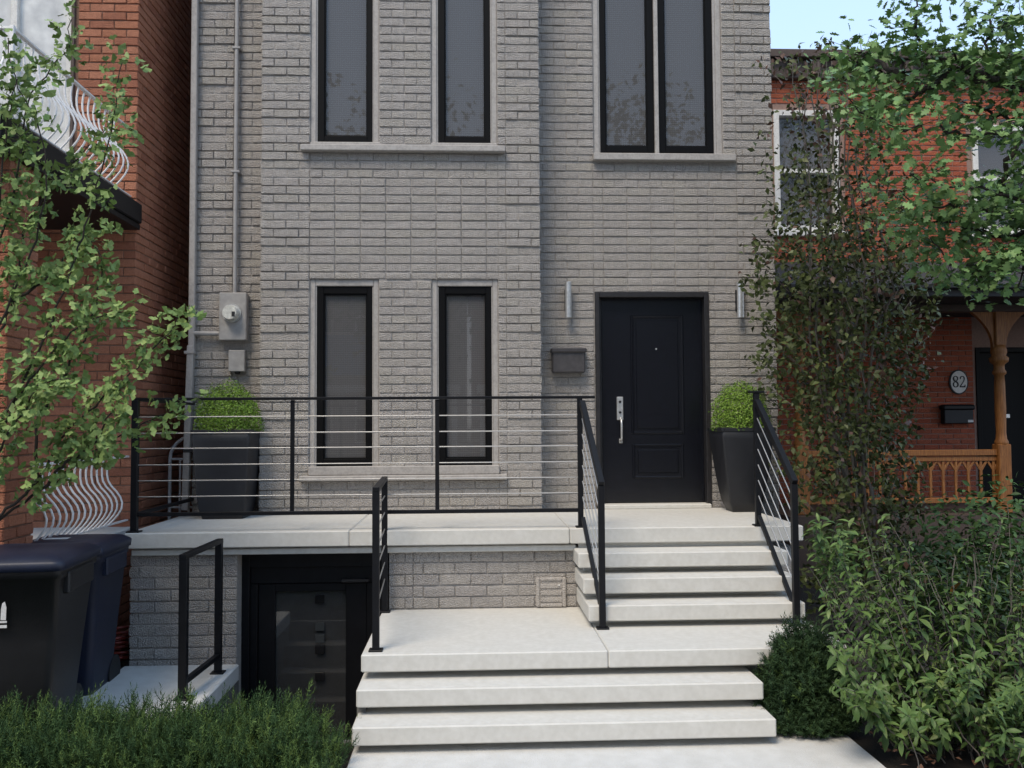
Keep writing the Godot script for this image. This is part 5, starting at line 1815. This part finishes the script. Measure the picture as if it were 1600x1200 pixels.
func street_trees() -> void:
	# tall trees on the far pavement: the upper windows mirror them and they shade the lower front
	var r := RandomNumberGenerator.new()
	r.seed = 71
	var xs := [-13.0, -7.2, -1.6, 4.2, 10.2]
	for i in xs.size():
		var p := Vector3(xs[i], 0.1, 20.3 + r.randfn() * 0.3)
		var say := ["tall street tree before the dark red brick house across the street", "tall street tree between the dark red and the beige houses across the street", "tall street tree before the beige house with the blue balcony", "tall street tree before the brown brick house with white cornice", "tall street tree before the pale stucco house across the street"]
		var t := thing("street_tree", p, say[i], "tree", "street trees on the far pavement")
		var wood := ST(true)
		var top := p + Vector3(r.randfn() * 0.2, 6.5, 0)
		tube(wood, [p, p.lerp(top, 0.5) + Vector3(0.1, 0, 0), top], 0.22, 0.09, 8)
		var xfs := []
		var cols := []
		for k in 26:
			var c := p + Vector3(r.randf_range(-2.5, 2.5), r.randf_range(5.2, 12.4), r.randf_range(-1.8, 1.8))
			tube(wood, [p + Vector3(0, clampf(c.y - 3.0, 3.0, 6.5), 0), c], 0.06, 0.015, 5)
			for m in 110:
				xfs.append(Transform3D(leaf_basis(Vector3(r.randfn(), 1 + r.randfn() * 0.5, r.randfn()), r).scaled(Vector3.ONE * r.randf_range(0.7, 1.3)), c + Vector3(r.randfn() * 0.75, r.randfn() * 0.55, r.randfn() * 0.75)))
				cols.append(Color(0.05, 0.09, 0.03).lerp(Color(0.10, 0.15, 0.05), r.randf()))
		obj("trunk", wood, M.bark, t)
		cloud(t, "foliage", leaf_oval(0.26, 0.17), xfs, cols, M.leaf)
# ---------------------------------------------------------------- the scene
func _ready() -> void:
	# camera
	look = Basis.from_euler(Vector3(deg_to_rad(2.6), deg_to_rad(-2.6), deg_to_rad(-0.35)))
	var cam := Camera3D.new()
	cam.name = "camera"
	cam.transform = Transform3D(look, EYE)
	cam.fov = rad_to_deg(2.0 * atan(600.0 / FOCAL))
	cam.near = 0.05
	cam.far = 400.0
	add_child(cam)
	cam.current = true
	# sky
	var sky_m := ProceduralSkyMaterial.new()
	sky_m.sky_top_color = Color(0.595, 0.715, 0.86)
	sky_m.sky_horizon_color = Color(0.955, 0.95, 0.94)
	sky_m.sky_curve = 0.12
	sky_m.ground_bottom_color = Color(0.35, 0.34, 0.33)
	sky_m.ground_horizon_color = Color(0.55, 0.55, 0.55)
	sky_m.sun_angle_max = 1.0
	var sky := Sky.new()
	sky.sky_material = sky_m
	var env := Environment.new()
	env.background_mode = Environment.BG_SKY
	env.sky = sky
	env.background_energy_multiplier = 1.0
	env.tonemap_mode = Environment.TONE_MAPPER_LINEAR
	env.tonemap_exposure = 1.85
	env.sdfgi_enabled = true
	env.ssao_enabled = true
	env.ssil_enabled = true
	var we := WorldEnvironment.new()
	we.environment = env
	we.name = "world_environment"
	add_child(we)
	# soft light from high on the left, in front of the house
	var sun := DirectionalLight3D.new()
	sun.name = "sun"
	sun.light_color = Color(1.0, 0.95, 0.88)
	sun.light_energy = 0.5
	sun.light_angular_distance = 24.0
	sun.shadow_enabled = true
	add_child(sun)
	sun.look_at_from_position(Vector3(-3.2, 9.5, 5.4), Vector3.ZERO)

	make_materials()
	ground()
	grey_house()
	porch()
	stairs()
	basement()
	left_house()
	right_house()
	street_houses()
	street_trees()
	wall_things()
	railings()
	planter("tall_planter", Vector3(-2.225, 1.12, 0.43), 0.36, 0.515, 0.785, 0.5, Vector3(0.60, 0.46, 0.58), "wide black planter below the electricity meter", "clipped boxwood ball in the planter below the meter", 41)
	planter("tall_planter", Vector3(2.545, 1.12, 0.36), 0.24, 0.50, 0.775, 0.62, Vector3(0.55, 0.46, 0.55), "strongly tapered black planter to the right of the front door", "clipped boxwood ball in the tapered planter by the door", 42)
	bins()
	ginkgo()
	oak()
	columnar_tree()
	right_shrub()
	yew("yew_hedge", "low dark green yew hedge in front of the basement well", Vector3(-1.95, 0, 3.62), Vector3(1.22, 0.335, 0.42), 3600, 51)
	yew("yew_bush", "small dark yew bush at the right end of the lowest steps", Vector3(2.13, 0, 2.98), Vector3(0.34, 0.70, 0.27), 1700, 52)
	far_shrub("mid green garden shrub in front of the carved wooden porch", Vector3(5.6, 0.5, -0.6), Vector3(1.1, 0.85, 0.7), 2600, 61, Color(0.045, 0.095, 0.03), Color(0.10, 0.18, 0.055))
	far_shrub("dark low garden shrub between the columnar tree and the wooden porch", Vector3(4.5, 0.25, 0.4), Vector3(0.9, 0.6, 0.6), 1800, 62, Color(0.03, 0.06, 0.02), Color(0.07, 0.115, 0.035))
	litter()
